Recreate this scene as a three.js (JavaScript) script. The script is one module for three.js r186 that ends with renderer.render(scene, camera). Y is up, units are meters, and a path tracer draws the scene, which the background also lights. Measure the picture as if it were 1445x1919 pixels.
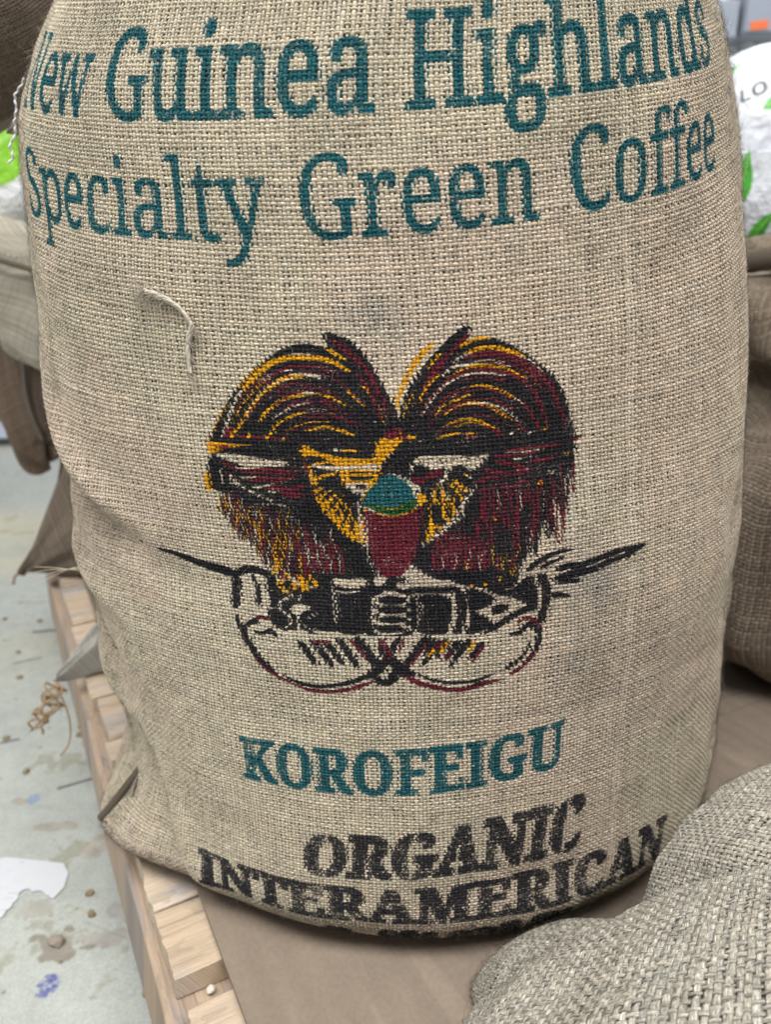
import * as THREE from 'three';
import { RoundedBoxGeometry } from 'three/addons/geometries/RoundedBoxGeometry.js';
import { mergeGeometries } from 'three/addons/utils/BufferGeometryUtils.js';
import { RectAreaLightUniformsLib } from 'three/addons/lights/RectAreaLightUniformsLib.js';

// ---------------------------------------------------------------- camera, lamps, exposure
const scene = new THREE.Scene();
const camera = new THREE.PerspectiveCamera(68.02, 772 / 1024, 0.02, 30);
camera.position.set(0, 0.555, 0.57);
camera.rotation.set(-18 * Math.PI / 180, 0, 0);
camera.focus = 0.365;
camera.userData.fStop = 8.5;
const renderer = new THREE.WebGLRenderer({ antialias: true });
renderer.setSize(772, 1024);
renderer.toneMapping = THREE.LinearToneMapping;
renderer.toneMappingExposure = 1.12;
renderer.shadowMap.enabled = true;
scene.background = new THREE.Color(0.33, 0.336, 0.345);            // the pale hall around, out of sight
RectAreaLightUniformsLib.init();
function ceilingLamp(label, x, y, z, w, d, power) {
  const g = new THREE.Group(); g.name = numbered('ceiling_lamp'); g.position.set(x, y, z); scene.add(g);
  g.userData = { label, category: 'lamp' };
  const frame = new THREE.Mesh(new RoundedBoxGeometry(w + 0.06, 0.06, d + 0.06, 2, 0.01), new THREE.MeshStandardMaterial({ color: 0xd8d8d8, roughness: 0.5 }));
  frame.name = 'lamp_housing'; frame.position.y = 0.04; g.add(frame);
  const panel = new THREE.Mesh(new THREE.BoxGeometry(w, 0.01, d), new THREE.MeshStandardMaterial({ color: 0xffffff, emissive: new THREE.Color(1, 0.98, 0.95), emissiveIntensity: 2, roughness: 0.6 }));
  panel.name = 'light_diffuser'; panel.position.y = 0.004; g.add(panel);
  const l = new THREE.RectAreaLight(new THREE.Color(1, 0.98, 0.95), power, w, d);
  l.position.set(0, -0.004, 0); l.rotation.x = -Math.PI / 2; g.add(l);
}
const used = {};
function numbered(name) { const n = used[name] = (used[name] ?? -1) + 1; return n ? name + '_' + String(n).padStart(3, '0') : name; }
ceilingLamp('long white ceiling lamp above the front of the printed sack', 0.25, 2.75, 1.15, 2.4, 1.0, 9.4);
ceilingLamp('long white ceiling lamp above the floor left of the sacks', -1.55, 2.6, 0.75, 1.6, 0.8, 9);
ceilingLamp('long white ceiling lamp near the white back wall', 1.4, 2.75, -1.5, 1.6, 0.7, 7.5);

// ---------------------------------------------------------------- helpers
let seed = 12345;
const rnd = () => { seed = (seed + 0x6d2b79f5) | 0; let t = Math.imul(seed ^ (seed >>> 15), 1 | seed); t = (t + Math.imul(t ^ (t >>> 7), 61 | t)) ^ t; return ((t ^ (t >>> 14)) >>> 0) / 4294967296; };
const rr = (a, b) => a + (b - a) * rnd();
const clamp = (x, a = 0, b = 1) => Math.min(b, Math.max(a, x));
const sstep = (a, b, x) => { const t = clamp((x - a) / (b - a)); return t * t * (3 - 2 * t); };
const lerp = (a, b, t) => a + (b - a) * t;
const hash = (x, y = 0, z = 0) => { let h = Math.imul(x | 0, 374761393) ^ Math.imul(y | 0, 668265263) ^ Math.imul(z | 0, 2147483647 - 1013904223); h = Math.imul(h ^ (h >>> 13), 1274126177); return ((h ^ (h >>> 16)) >>> 0) / 4294967296; };
function noise2(x, y, k = 0) {
  const i = Math.floor(x), j = Math.floor(y), a = x - i, b = y - j, s = a * a * (3 - 2 * a), t = b * b * (3 - 2 * b);
  return lerp(lerp(hash(i, j, k), hash(i + 1, j, k), s), lerp(hash(i, j + 1, k), hash(i + 1, j + 1, k), s), t);
}
const fbm = (x, y, k = 0, o = 4) => { let v = 0, a = 0.5; for (let i = 0; i < o; i++) { v += a * noise2(x, y, k + i * 17); x *= 2.03; y *= 2.03; a *= 0.5; } return v / (1 - Math.pow(0.5, o)); };
const V = (x, y, z) => new THREE.Vector3(x, y, z);
function thing(name, label, category, [x, y, z] = [0, 0, 0], group) {
  const o = new THREE.Group(); o.name = numbered(name); o.position.set(x, y, z); scene.add(o);
  o.userData = { label, category }; if (group) o.userData.group = group;
  return o;
}
function mesh(name, geo, mat, parent, kind) {
  const m = new THREE.Mesh(geo, mat); m.name = parent === scene ? numbered(name) : name; m.castShadow = m.receiveShadow = true; parent.add(m);
  if (kind) m.userData.kind = kind;
  return m;
}
function tag(m, label, category, group) { m.userData.label = label; m.userData.category = category; if (group) m.userData.group = group; return m; }
function geom(pos, idx, uv, col, nor) {
  const g = new THREE.BufferGeometry();
  g.setAttribute('position', new THREE.Float32BufferAttribute(pos, 3));
  if (uv) g.setAttribute('uv', new THREE.Float32BufferAttribute(uv, 2));
  if (col) g.setAttribute('color', new THREE.Float32BufferAttribute(col, 3));
  g.setIndex(idx);
  if (nor) g.setAttribute('normal', new THREE.Float32BufferAttribute(nor, 3)); else g.computeVertexNormals();
  return g;
}
function grid(f, nu, nv, closedU = false) {                        // f(s, t) -> [x, y, z, u, v]
  const pos = [], uv = [], idx = [];
  for (let j = 0; j <= nv; j++) for (let i = 0; i <= nu; i++) { const p = f(i / nu, j / nv); pos.push(p[0], p[1], p[2]); uv.push(p[3] ?? i / nu, p[4] ?? j / nv); }
  for (let j = 0; j < nv; j++) for (let i = 0; i < nu; i++) { const a = j * (nu + 1) + i, b = a + 1, c = a + nu + 1, d = c + 1; idx.push(a, b, d, a, d, c); }
  const g = geom(pos, idx, uv);
  if (closedU) {                                                    // even out the normals along the seam
    const n = g.attributes.normal;
    for (let j = 0; j <= nv; j++) { const a = j * (nu + 1), b = a + nu, x = n.getX(a) + n.getX(b), y = n.getY(a) + n.getY(b), z = n.getZ(a) + n.getZ(b), l = Math.hypot(x, y, z) || 1; n.setXYZ(a, x / l, y / l, z / l); n.setXYZ(b, x / l, y / l, z / l); }
  }
  return g;
}
function tube(points, r, seg = 24, sides = 6, r1 = r) {
  const c = new THREE.CatmullRomCurve3(points.map((p) => V(...p))), g = new THREE.TubeGeometry(c, seg, 1, sides, false), P = g.attributes.position, q = V();
  for (let i = 0; i <= seg; i++) { c.getPointAt(i / seg, q); const k = lerp(r, r1, i / seg); for (let j = 0; j <= sides; j++) { const n = i * (sides + 1) + j; P.setXYZ(n, q.x + (P.getX(n) - q.x) * k, q.y + (P.getY(n) - q.y) * k, q.z + (P.getZ(n) - q.z) * k); } }
  return g;
}
function canvas(w, h) { const c = document.createElement('canvas'); c.width = w; c.height = h; return c; }
function tex(c, srgb, wrap = THREE.RepeatWrapping) { const t = new THREE.CanvasTexture(c); if (srgb) t.colorSpace = THREE.SRGBColorSpace; t.wrapS = t.wrapT = wrap; t.anisotropy = 8; return t; }
function pixels(w, h, f, srgb = false, wrap = THREE.RepeatWrapping) {
  const d = new Uint8Array(w * h * 4);
  for (let y = 0; y < h; y++) for (let x = 0; x < w; x++) { const p = f(x, y), k = (y * w + x) * 4; d[k] = clamp(p[0]) * 255; d[k + 1] = clamp(p[1]) * 255; d[k + 2] = clamp(p[2]) * 255; d[k + 3] = 255; }
  const t = new THREE.DataTexture(d, w, h); t.magFilter = THREE.LinearFilter; t.minFilter = THREE.LinearMipmapLinearFilter; t.wrapS = t.wrapT = wrap; if (srgb) t.colorSpace = THREE.SRGBColorSpace; t.needsUpdate = true; return t;
}
const enc = (c) => c.map((x) => Math.pow(x, 1 / 2.2));

// real yarns, woven over and under one another along the surface P(u, v); rows of weft run with u, rows of warp with v
function weave(P, o) {
  const { u0, u1, v0, v1, pitch, tone = [1, 1, 1], sub = 2, across = 3, ru = 0.36, rn = 0.2, amp = 0.2, skip, worn = 0, uvOf } = o, pu = o.pitchU ?? pitch;
  const nu = Math.round((u1 - u0) / pu), nv = Math.round((v1 - v0) / pitch), pos = [], nor = [], uv = [], col = [], idx = [];
  const e = pitch * 0.5, K = o.seed ?? 1, q = [0, 0, 0];
  const frameAt = (u, v) => {
    const p = P(u, v), a = P(u + e, v), b = P(u - e, v), c = P(u, v + e), d = P(u, v - e);
    let tx = a[0] - b[0], ty = a[1] - b[1], tz = a[2] - b[2], sx = c[0] - d[0], sy = c[1] - d[1], sz = c[2] - d[2];
    const lt = Math.hypot(tx, ty, tz) || 1, ls = Math.hypot(sx, sy, sz) || 1; tx /= lt; ty /= lt; tz /= lt; sx /= ls; sy /= ls; sz /= ls;
    let nx = ty * sz - tz * sy, ny = tz * sx - tx * sz, nz = tx * sy - ty * sx; const ln = Math.hypot(nx, ny, nz) || 1;
    return [p[0], p[1], p[2], tx, ty, tz, sx, sy, sz, nx / ln, ny / ln, nz / ln, lt / (2 * e), ls / (2 * e)];
  };
  // the surface is smooth: take it on a lattice and interpolate
  const step = Math.max(0.003, pitch * 1.2), lu = Math.ceil((u1 - u0) / step) + 2, lv = Math.ceil((v1 - v0) / step) + 2, lat = new Float64Array((lu + 1) * (lv + 1) * 14), F = new Float64Array(14);
  for (let j = 0; j <= lv; j++) for (let i = 0; i <= lu; i++) lat.set(frameAt(u0 + (i - 1) * step, v0 + (j - 1) * step), (j * (lu + 1) + i) * 14);
  const frame = (u, v) => {
    const x = clamp((u - u0) / step + 1, 0, lu - 1e-6), y = clamp((v - v0) / step + 1, 0, lv - 1e-6), i = Math.floor(x), j = Math.floor(y), fx = x - i, fy = y - j, A = (j * (lu + 1) + i) * 14, B = A + (lu + 1) * 14;
    for (let k = 0; k < 14; k++) F[k] = (lat[A + k] * (1 - fx) + lat[A + 14 + k] * fx) * (1 - fy) + (lat[B + k] * (1 - fx) + lat[B + 14 + k] * fx) * fy;
    return F;
  };
  for (let dir = 0; dir < 2; dir++) {
    const n = dir ? nu : nv, m = (dir ? nv : nu) * sub, w0 = (dir ? pu : pitch) * ru * (dir ? o.warp ?? 1 : 1);
    for (let i = 0; i < n; i++) {
      const bright = 1 + (hash(i, dir, K) - 0.5) * 0.14 + (hash(i, dir, K + 9) > 0.93 ? (hash(i, dir, K + 5) - 0.55) * 0.35 : 0), thick = 1 + (hash(i, dir, K + 2) - 0.5) * 0.3, off = (hash(i, dir, K + 3) - 0.5) * 0.22;
      let started = -1;
      for (let s = 0; s <= m; s++) {
        const along = s / sub, wob = (fbm(along * 0.16, i * 5.1, K + dir, 2) - 0.5) * 0.55, a = i + 0.5 + off + wob;
        const u = dir ? u0 + a * pu : u0 + (along + 0) * pu, v = dir ? v0 + (along + 0) * pitch : v0 + a * pitch;
        if (skip && skip(u, v)) { started = -1; continue; }
        const f = frame(u, v), slub = thick * (0.78 + 0.44 * noise2(along * 0.45, i * 3.7, K + 31 + dir) + (noise2(along * 0.12, i * 9.1, K + 41) > 0.8 ? 0.18 : 0));
        const ph = Math.PI * (along - 0.5 + i + (dir ? 1 : 0)), h = amp * pitch * Math.cos(ph), dh = -amp * Math.PI * Math.sin(ph);
        const L = dir ? 6 : 3, S = dir ? 3 : 6, sg = dir ? -1 : 1, wr = w0 * slub * (dir ? f[12] : f[13]), hr = pitch * rn * slub;
        const tint = bright * (0.80 + 0.40 * noise2(along * 0.9, i * 2.3, K + 60 + dir)), warm = (hash(i, dir, K + 71) - 0.5) * 0.06;
        const base = pos.length / 3;
        for (let k = 0; k <= across; k++) {
          const be = lerp(-1.75, 1.75, k / across), cb = Math.cos(be), sb = Math.sin(be) * sg;
          for (let c = 0; c < 3; c++) pos.push(f[c] + f[9 + c] * (h + hr * cb) + f[S + c] * wr * sb);
          let x = f[9] * cb + f[S] * sb * 0.8 - f[L] * dh * cb, y = f[10] * cb + f[S + 1] * sb * 0.8 - f[L + 1] * dh * cb, z = f[11] * cb + f[S + 2] * sb * 0.8 - f[L + 2] * dh * cb; const l = Math.hypot(x, y, z) || 1;
          nor.push(x / l, y / l, z / l);
          if (uvOf) { const t = uvOf(dir ? u + wr * sb * sg : u, dir ? v : v + wr * sb * sg); uv.push(t[0], t[1]); } else uv.push(along * pitch / 0.02 + i * 0.37, k / across * 0.25 + hash(i, dir, 77));
          const vary = tint * (o.streak ? 0.85 + 0.3 * hash(i * 8 + k, dir, K + 80) : 1);
          col.push(tone[0] * vary * (1 + warm), tone[1] * vary, tone[2] * vary * (1 - warm));
        }
        if (started >= 0) for (let k = 0; k < across; k++) { const A = started + k, B = base + k; if (dir === 0) idx.push(A, B, B + 1, A, B + 1, A + 1); else idx.push(A, B, B + 1, A, B + 1, A + 1); }
        started = base;
      }
    }
  }
  return geom(pos, idx, uv, col, nor);
}
// loose fibres standing off the surface
function fuzz(P, n, o) {
  const pos = [], idx = [], col = [], nor = [], e = 0.002;
  for (let i = 0; i < n; i++) {
    const u = rr(o.u0, o.u1), v = rr(o.v0, o.v1), p = P(u, v), a = P(u + e, v), b = P(u, v + e);
    if (o.skip && o.skip(u, v)) continue;
    const t = V(a[0] - p[0], a[1] - p[1], a[2] - p[2]).normalize(), s = V(b[0] - p[0], b[1] - p[1], b[2] - p[2]).normalize(), nn = t.clone().cross(s).normalize();
    const long = rnd() < 0.06, len = (long ? rr(0.008, 0.02) : rr(0.0025, 0.007)) * (o.len ?? 1), g = rr(0, 6.283), d = t.multiplyScalar(Math.cos(g)).addScaledVector(s, Math.sin(g)), lift = rr(0.15, 1.0), bend = rr(-1, 1), side = nn.clone().cross(d), r = rr(0.00004, 0.00009) * (o.r ?? 1), shade = rr(0.75, 1.25), base = pos.length / 3, N = 3;
    for (let k = 0; k <= N; k++) {
      const q = k / N, c = V(p[0], p[1], p[2]).addScaledVector(nn, 0.0004 + len * lift * (q - 0.45 * q * q)).addScaledVector(d, len * q).addScaledVector(side, len * bend * q * q * 0.6), rad = r * (1 - 0.7 * q);
      for (let m = 0; m < 3; m++) { const th = m * 2.094, x = Math.cos(th), y = Math.sin(th); const nx = nn.x * x + side.x * y, ny = nn.y * x + side.y * y, nz = nn.z * x + side.z * y; pos.push(c.x + nx * rad, c.y + ny * rad, c.z + nz * rad); nor.push(nx, ny, nz); col.push(o.tone[0] * shade, o.tone[1] * shade, o.tone[2] * shade); }
      if (k) for (let m = 0; m < 3; m++) { const A = base + (k - 1) * 3 + m, B = base + (k - 1) * 3 + (m + 1) % 3; idx.push(A, B, B + 3, A, B + 3, A + 3); }
    }
  }
  return geom(pos, idx, null, col, nor);
}

// ---------------------------------------------------------------- materials
const JUTE = [0.51, 0.45, 0.345];
const fibreMat = new THREE.MeshStandardMaterial({ vertexColors: true, roughness: 0.8 });
// plain burlap for cloth seen small or out of focus: thread relief and thread-to-thread tone, 16 by 16 threads to a tile
const weaveHeight = (x, y, n = 256, k = 16) => { const a = x / n * k, b = y / n * k, i = Math.floor(a), j = Math.floor(b), fa = a - i - 0.5, fb = b - j - 0.5, up = (i + j) & 1; const wa = Math.max(0, 1 - (fa * fa) / 0.16), wb = Math.max(0, 1 - (fb * fb) / 0.16); const ha = Math.sqrt(wa) * (up ? 1 : 0.55), hb = Math.sqrt(wb) * (up ? 0.55 : 1); return Math.max(ha, hb); };
const weaveBump = pixels(256, 256, (x, y) => { const h = weaveHeight(x, y); return [h, h, h]; });
const weaveTone = pixels(256, 256, (x, y) => { const i = Math.floor(x / 16), j = Math.floor(y / 16), over = (i + j) & 1, t = 0.70 + 0.3 * (over ? hash(i, 3, 5) : hash(j, 4, 6)) + 0.16 * hash(x, y >> 1, 8) - 0.06; return [t, t, t]; }, true);
function burlap(color, tile = 0.042, bump = 0.0012) {
  const m = new THREE.MeshStandardMaterial({ color: new THREE.Color().setRGB(...color), roughness: 0.95, map: weaveTone.clone(), bumpMap: weaveBump.clone(), bumpScale: bump });
  for (const t of [m.map, m.bumpMap]) { t.repeat.set(1 / tile, 1 / tile); t.needsUpdate = true; }
  return m;
}

// ---------------------------------------------------------------- the floor, the wall
const floorTex = (() => {
  const n = 2048, W = 2.4, c = canvas(n, n), g = c.getContext('2d'), im = g.createImageData(n, n), d = im.data;      // x -1.7 .. 0.7, z -1.9 .. 0.5
  for (let y = 0; y < n; y++) for (let x = 0; x < n; x++) {
    const X = -1.7 + x / n * W, Z = -1.9 + y / n * W, k = (y * n + x) * 4;
    const big = fbm(X * 5, Z * 5, 1, 4), mid = fbm(X * 22, Z * 22, 11, 4), fine = hash(x, y, 3), sp = fbm(X * 90, Z * 90, 21, 3);
    let r = 0.685 + (big - 0.5) * 0.07 + (mid - 0.5) * 0.08 + (fine - 0.5) * 0.08 + (sp - 0.5) * 0.06, gg = r * 1.03, b = r * 1.0;
    const dirt = sstep(0.60, 0.72, mid * 0.6 + sp * 0.4) * 0.14; r -= dirt * 0.7; gg -= dirt * 0.8; b -= dirt;
    const warm = sstep(0.55, 0.8, fbm(X * 3 + 7, Z * 3, 41, 3)) * 0.05; r += warm; gg += warm * 0.4; b -= warm * 0.6;
    // worn patches where the paint has come off
    for (const [px, pz, rx, rz, tone] of WORN) { const q = Math.hypot((X - px) / rx, (Z - pz) / rz); if (q < 1.5) { const t = sstep(0.0, 0.18, 1.02 - q - (mid - 0.5) * 1.6 - (sp - 0.5) * 1.5); r = lerp(r, tone[0] * (0.8 + 0.4 * sp), t * 0.5); gg = lerp(gg, tone[1] * (0.8 + 0.4 * sp), t * 0.5); b = lerp(b, tone[2] * (0.8 + 0.4 * sp), t * 0.5); } }
    d[k] = clamp(r) * 255; d[k + 1] = clamp(gg) * 255; d[k + 2] = clamp(b) * 255; d[k + 3] = 255;
  }
  g.putImageData(im, 0, 0);
  g.lineCap = 'round';
  for (let i = 0; i < 150; i++) { const x = rr(0, n), y = rr(0, n), l = rr(10, 70), a = rr(-0.7, 0.5); g.strokeStyle = `rgba(70,72,78,${rr(0.08, 0.3)})`; g.lineWidth = rr(0.6, 1.8); g.beginPath(); g.moveTo(x, y); g.lineTo(x + Math.cos(a) * l, y + Math.sin(a) * l); g.stroke(); }
  for (let i = 0; i < 1500; i++) { g.fillStyle = `rgba(${60 + rr(0, 40)},${58 + rr(0, 30)},50,${rr(0.2, 0.6)})`; g.beginPath(); g.arc(rr(0, n), rr(0, n), rr(0.6, 2), 0, 7); g.fill(); }
  const at = (X, Z) => [(X + 1.7) / W * n, (Z + 1.9) / W * n];
  for (const [X, Z, l, a, w] of [[-0.365, -0.14, 30, -0.5, 3], [-0.262, -0.026, 26, -0.6, 2.5], [-0.245, -0.037, 14, -0.6, 2], [-0.47, -0.225, 16, -0.4, 3], [-0.56, -0.52, 40, -0.2, 6], [-0.545, -0.42, 30, -0.5, 3], [-0.62, -0.72, 26, -0.1, 4]]) { const [x, y] = at(X, Z); g.strokeStyle = 'rgba(52,50,52,0.75)'; g.lineWidth = w; g.beginPath(); g.moveTo(x, y); g.lineTo(x + Math.cos(a) * l, y + Math.sin(a) * l); g.stroke(); }
  for (const [X, Z, s, col] of [[-0.274, 0.104, 0.62, '60,66,140'], [-0.385, -0.123, 0.5, '120,145,185'], [-0.262, -0.13, 0.8, '140,142,160'], [-0.2, 0.015, 0.8, '150,148,170']]) {
    const [x, y] = at(X, Z); for (let i = 0; i < 90; i++) { g.fillStyle = `rgba(${col},${rr(0.1, 0.5)})`; const a = rr(0, 6.3), q = Math.sqrt(rnd()) * 14 * s; g.beginPath(); g.arc(x + Math.cos(a) * q * 0.8, y + Math.sin(a) * q * 1.1, rr(0.6, 1.7), 0, 7); g.fill(); }
  }
  return tex(c, true, THREE.MirroredRepeatWrapping);
});
const WORN = [[-0.283, 0.062, 0.026, 0.018, [0.46, 0.40, 0.34]], [-0.245, 0.057, 0.035, 0.009, [0.60, 0.56, 0.53]], [-0.222, 0.028, 0.028, 0.010, [0.61, 0.58, 0.58]], [-0.318, 0.028, 0.024, 0.012, [0.63, 0.60, 0.56]], [-0.302, -0.05, 0.018, 0.016, [0.62, 0.57, 0.52]], [-0.345, -0.08, 0.018, 0.006, [0.60, 0.56, 0.51]], [-0.40, -0.12, 0.010, 0.006, [0.60, 0.53, 0.47]], [-0.66, -0.35, 0.03, 0.02, [0.64, 0.60, 0.52]]];
const SEAM = [[-0.2285, 0.6675, 0.03], [-0.2305, 0.6649, 0.03], [-0.2347, 0.6576, 0.03], [-0.2366, 0.6513, 0.03], [-0.2371, 0.6439, 0.03], [-0.2398, 0.6349, 0.03], [-0.2425, 0.6284, 0.03], [-0.2427, 0.6227, 0.03], [-0.2462, 0.6179, 0.03]];
const floorBump = pixels(512, 512, (x, y) => { const h = fbm(x / 14, y / 14, 3, 4) * 0.7 + fbm(x / 4, y / 4, 9, 2) * 0.3; return [h, h, h]; });
floorBump.wrapS = floorBump.wrapT = THREE.MirroredRepeatWrapping; floorBump.repeat.set(9, 9);
const floorMat = new THREE.MeshStandardMaterial({ map: floorTex(), bumpMap: floorBump, bumpScale: 0.0006, roughness: 0.5 });
const fg = new THREE.BoxGeometry(9, 0.1, 8); { const p = fg.attributes.position, u = fg.attributes.uv; for (let i = 0; i < p.count; i++) u.setXY(i, (p.getX(i) + 1.7) / 2.4, 1 - (p.getZ(i) + 1.9) / 2.4); }
const floor = mesh('floor', fg, floorMat, scene, 'structure'); floor.position.y = -0.05; floor.userData.label = 'pale grey green painted concrete floor with chips and scuffs';
const wallMat = new THREE.MeshStandardMaterial({ color: new THREE.Color().setRGB(0.82, 0.84, 0.87), roughness: 0.7, bumpMap: floorBump, bumpScale: 0.0004 });
const wall = mesh('wall', new THREE.BoxGeometry(9, 3.4, 0.12), wallMat, scene, 'structure'); wall.position.set(0, 1.7, -2.7); wall.userData.label = 'white wall far behind the stacked sacks';

// ---------------------------------------------------------------- the pallet: boards across, stringers along
const EX = -0.118, EZ = 0.237, ex = -0.4648, ez = -0.8854, bx = 0.8854, bz = -0.4648;      // a corner, the long edge, the boards' direction
function woodTex(k, tone) {
  return pixels(256, 512, (x, y) => {
    const w = fbm(x / 60, y / 240, k, 3) * 10, ring = Math.sin((x / 9 + w) * 1.1), grain = noise2(x * 0.9, y / 26, k + 5), f = hash(x, y >> 3, k), patch = fbm(x / 40, y / 60, k + 50, 3);
    let t = 0.92 + ring * 0.06 + (grain - 0.5) * 0.2 + (f - 0.5) * 0.1; if (noise2(x * 0.35, y / 90, k + 9) > 0.86) t *= 0.8; if (fbm(x / 18, y / 30, k + 70, 3) > 0.66) t *= 0.86; const grey = sstep(0.5, 0.72, patch) * 0.3; if (patch > 0.66) t *= 0.9; const kx = x - 150 - 40 * hash(k, 1), ky = y - 300 * hash(k, 2) - 60, kn = Math.hypot(kx, ky * 0.6) / 10;
    if (kn < 1.6) t *= 0.62 + 0.3 * sstep(0.5, 1.6, kn);
    return enc([tone[0] * t * (1 - grey * 0.4), tone[1] * t * (1 - grey * 0.1), tone[2] * t * (1 + grey * 0.6)]);
  }, true);
}
const woods = [0, 1, 2, 3].map((k) => new THREE.MeshStandardMaterial({ map: woodTex(k * 7 + 1, [[0.64, 0.50, 0.36], [0.70, 0.57, 0.43], [0.60, 0.47, 0.345], [0.67, 0.53, 0.40]][k]), roughness: 0.85, bumpMap: floorBump, bumpScale: 0.0008 }));
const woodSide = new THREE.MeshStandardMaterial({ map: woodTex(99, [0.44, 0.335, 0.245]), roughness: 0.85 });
function plank(len, w, h, k) {                                       // len along local x, rough sawn, chamfered, worn end
  const g = new THREE.BoxGeometry(len, h, w, 20, 1, 24), p = g.attributes.position, u = g.attributes.uv;
  for (let i = 0; i < p.count; i++) {
    let x = p.getX(i), y = p.getY(i), z = p.getZ(i); const end = Math.abs(x) > len / 2 - 1e-5, edge = Math.abs(z) > w / 2 - 1e-5;
    u.setXY(i, z / 0.13 + 0.5 + k * 0.31, x / 0.45 + k * 0.17 + (Math.abs(y) < h ? y : 0));
    if (edge && y > 0) y -= 0.0016; if (end && y > 0) y -= 0.002;
    y += y > 0 ? (noise2(x * 40, z * 60, k) - 0.5) * 0.0012 : 0; if (end) x += ((noise2(z * 40, k, 7) - 0.5) * 0.003 + (noise2(z * 400, k, 7) - 0.5) * 0.0016) * Math.sign(x); if (edge) z += (noise2(x * 30, k * 9, 3) - 0.5) * 0.002 * Math.sign(z);
    p.setXYZ(i, x, y, z);
  }
  g.computeVertexNormals(); return g;
}
const pallet = thing('wooden_pallet', 'pale softwood pallet under the printed sack, its board ends along the painted floor', 'pallet', [EX, 0, EZ]);
const nailMat = new THREE.MeshStandardMaterial({ color: new THREE.Color().setRGB(0.10, 0.09, 0.085), roughness: 0.6, metalness: 0.6 });
const nailGeo = new THREE.CylinderGeometry(0.0042, 0.0042, 0.002, 12);
const BOARDS = [[-0.40, -0.30], [-0.27, -0.175], [-0.165, -0.07], [-0.062, -0.001], [0.021, 0.076], [0.0785, 0.165], [0.169, 0.258], [0.2615, 0.291], [0.295, 0.374], [0.379, 0.47], [0.475, 0.502], [0.506, 0.556], [0.560, 0.634], [0.638, 0.682], [0.688, 0.77], [0.775, 0.87]];
BOARDS.forEach(([a, b], i) => {
  const len = 1.05, s = (a + b) / 2, t = len / 2 + (hash(i, 5) - 0.5) * 0.005, m = mesh('board', plank(len, b - a, 0.019, i + 1), woods[i % 4], pallet);
  m.position.set(ex * s + bx * t, 0.145 - 0.0095 - (i === 3 ? 0.002 : 0) + (hash(i, 8) - 0.5) * 0.002, ez * s + bz * t); m.rotation.y = Math.atan2(-bz, bx);
  for (const q of [0.28, 0.72]) { const n = mesh('nail', nailGeo, nailMat, m); n.position.set(-len / 2 + 0.028 + hash(i, q * 10) * 0.014, 0.0100, (q - 0.5) * (b - a)); }
});
for (const t of [0.012, 0.52, 1.02]) {
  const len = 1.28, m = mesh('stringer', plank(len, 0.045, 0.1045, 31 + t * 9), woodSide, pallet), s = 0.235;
  m.position.set(ex * s + bx * t, 0.0205 + 0.05225, ez * s + bz * t); m.rotation.y = Math.atan2(-ez, ex);
}
for (const s of [-0.33, 0.23, 0.8]) { const m = mesh('bottom_board', plank(1.05, 0.09, 0.0175, s * 30), woods[2], pallet); m.position.set(ex * s + bx * 0.525, 0.0105, ez * s + bz * 0.525); m.rotation.y = Math.atan2(-bz, bx); }

// the cardboard sheet between the sacks and the boards
const cardTex = pixels(512, 512, (x, y) => { let t = 0.9 + (fbm(x / 30, y / 30, 5, 4) - 0.5) * 0.34 + (hash(x, y, 2) - 0.5) * 0.14 + 0.05 * Math.sin(x / 1.9) * noise2(x / 40, y / 40, 3); if (fbm(x / 9, y / 60, 8, 3) > 0.68) t *= 1.12; if (Math.abs(noise2(x / 300, y / 7, 18) - 0.5) < 0.01) t *= 0.8; return enc([0.25 * t, 0.197 * t, 0.150 * t]); }, true);
const cardMat = new THREE.MeshStandardMaterial({ map: cardTex, roughness: 0.85, bumpMap: cardTex, bumpScale: 0.0006 });
{ const g = new THREE.BoxGeometry(0.86, 0.0036, 0.98, 30, 1, 30), p = g.attributes.position; for (let i = 0; i < p.count; i++) p.setY(i, p.getY(i) + (noise2(p.getX(i) * 9, p.getZ(i) * 9, 4) - 0.5) * 0.0012); g.computeVertexNormals();
  const m = mesh('cardboard_sheet', g, cardMat, scene); tag(m, 'flat brown cardboard sheet lying on the pallet under the printed sack', 'cardboard');
  const t = 0.43 + 0.028, s = 0.31; m.position.set(EX + ex * s + bx * t, 0.1480, EZ + ez * s + bz * t); m.rotation.y = Math.atan2(-bz, bx); }

// ---------------------------------------------------------------- the printed sack
const KY = [-0.02, 0, 0.06, 0.13, 0.2, 0.27, 0.34, 0.42, 0.479, 0.517, 0.547, 0.575, 0.61, 0.65, 0.69, 0.72], KA = [0.24, 0.2405, 0.241, 0.2405, 0.2405, 0.2407, 0.2396, 0.2346, 0.228, 0.2165, 0.203, 0.187, 0.165, 0.135, 0.1, 0.06], KC = [0.023, 0.0228, 0.0222, 0.0203, 0.0176, 0.013, 0.0068, 0.0005, -0.0033, -0.0013, 0.0008, 0.001, 0.001, 0.001, 0.001, 0.001];
function table(X, Y, x) { let i = 0; while (i < X.length - 2 && X[i + 1] < x) i++; const n = X.length - 1, h = X[i + 1] - X[i], t = clamp((x - X[i]) / h), m0 = i ? (Y[i + 1] - Y[i - 1]) / (X[i + 1] - X[i - 1]) : (Y[1] - Y[0]) / h, m1 = i < n - 1 ? (Y[i + 2] - Y[i]) / (X[i + 2] - X[i]) : (Y[n] - Y[n - 1]) / h; const a = t * t, b = a * t; return (2 * b - 3 * a + 1) * Y[i] + (b - 2 * a + t) * h * m0 + (-2 * b + 3 * a) * Y[i + 1] + (b - a) * h * m1; }
const FLOOR = 0.1512, UR = 0.228;
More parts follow.
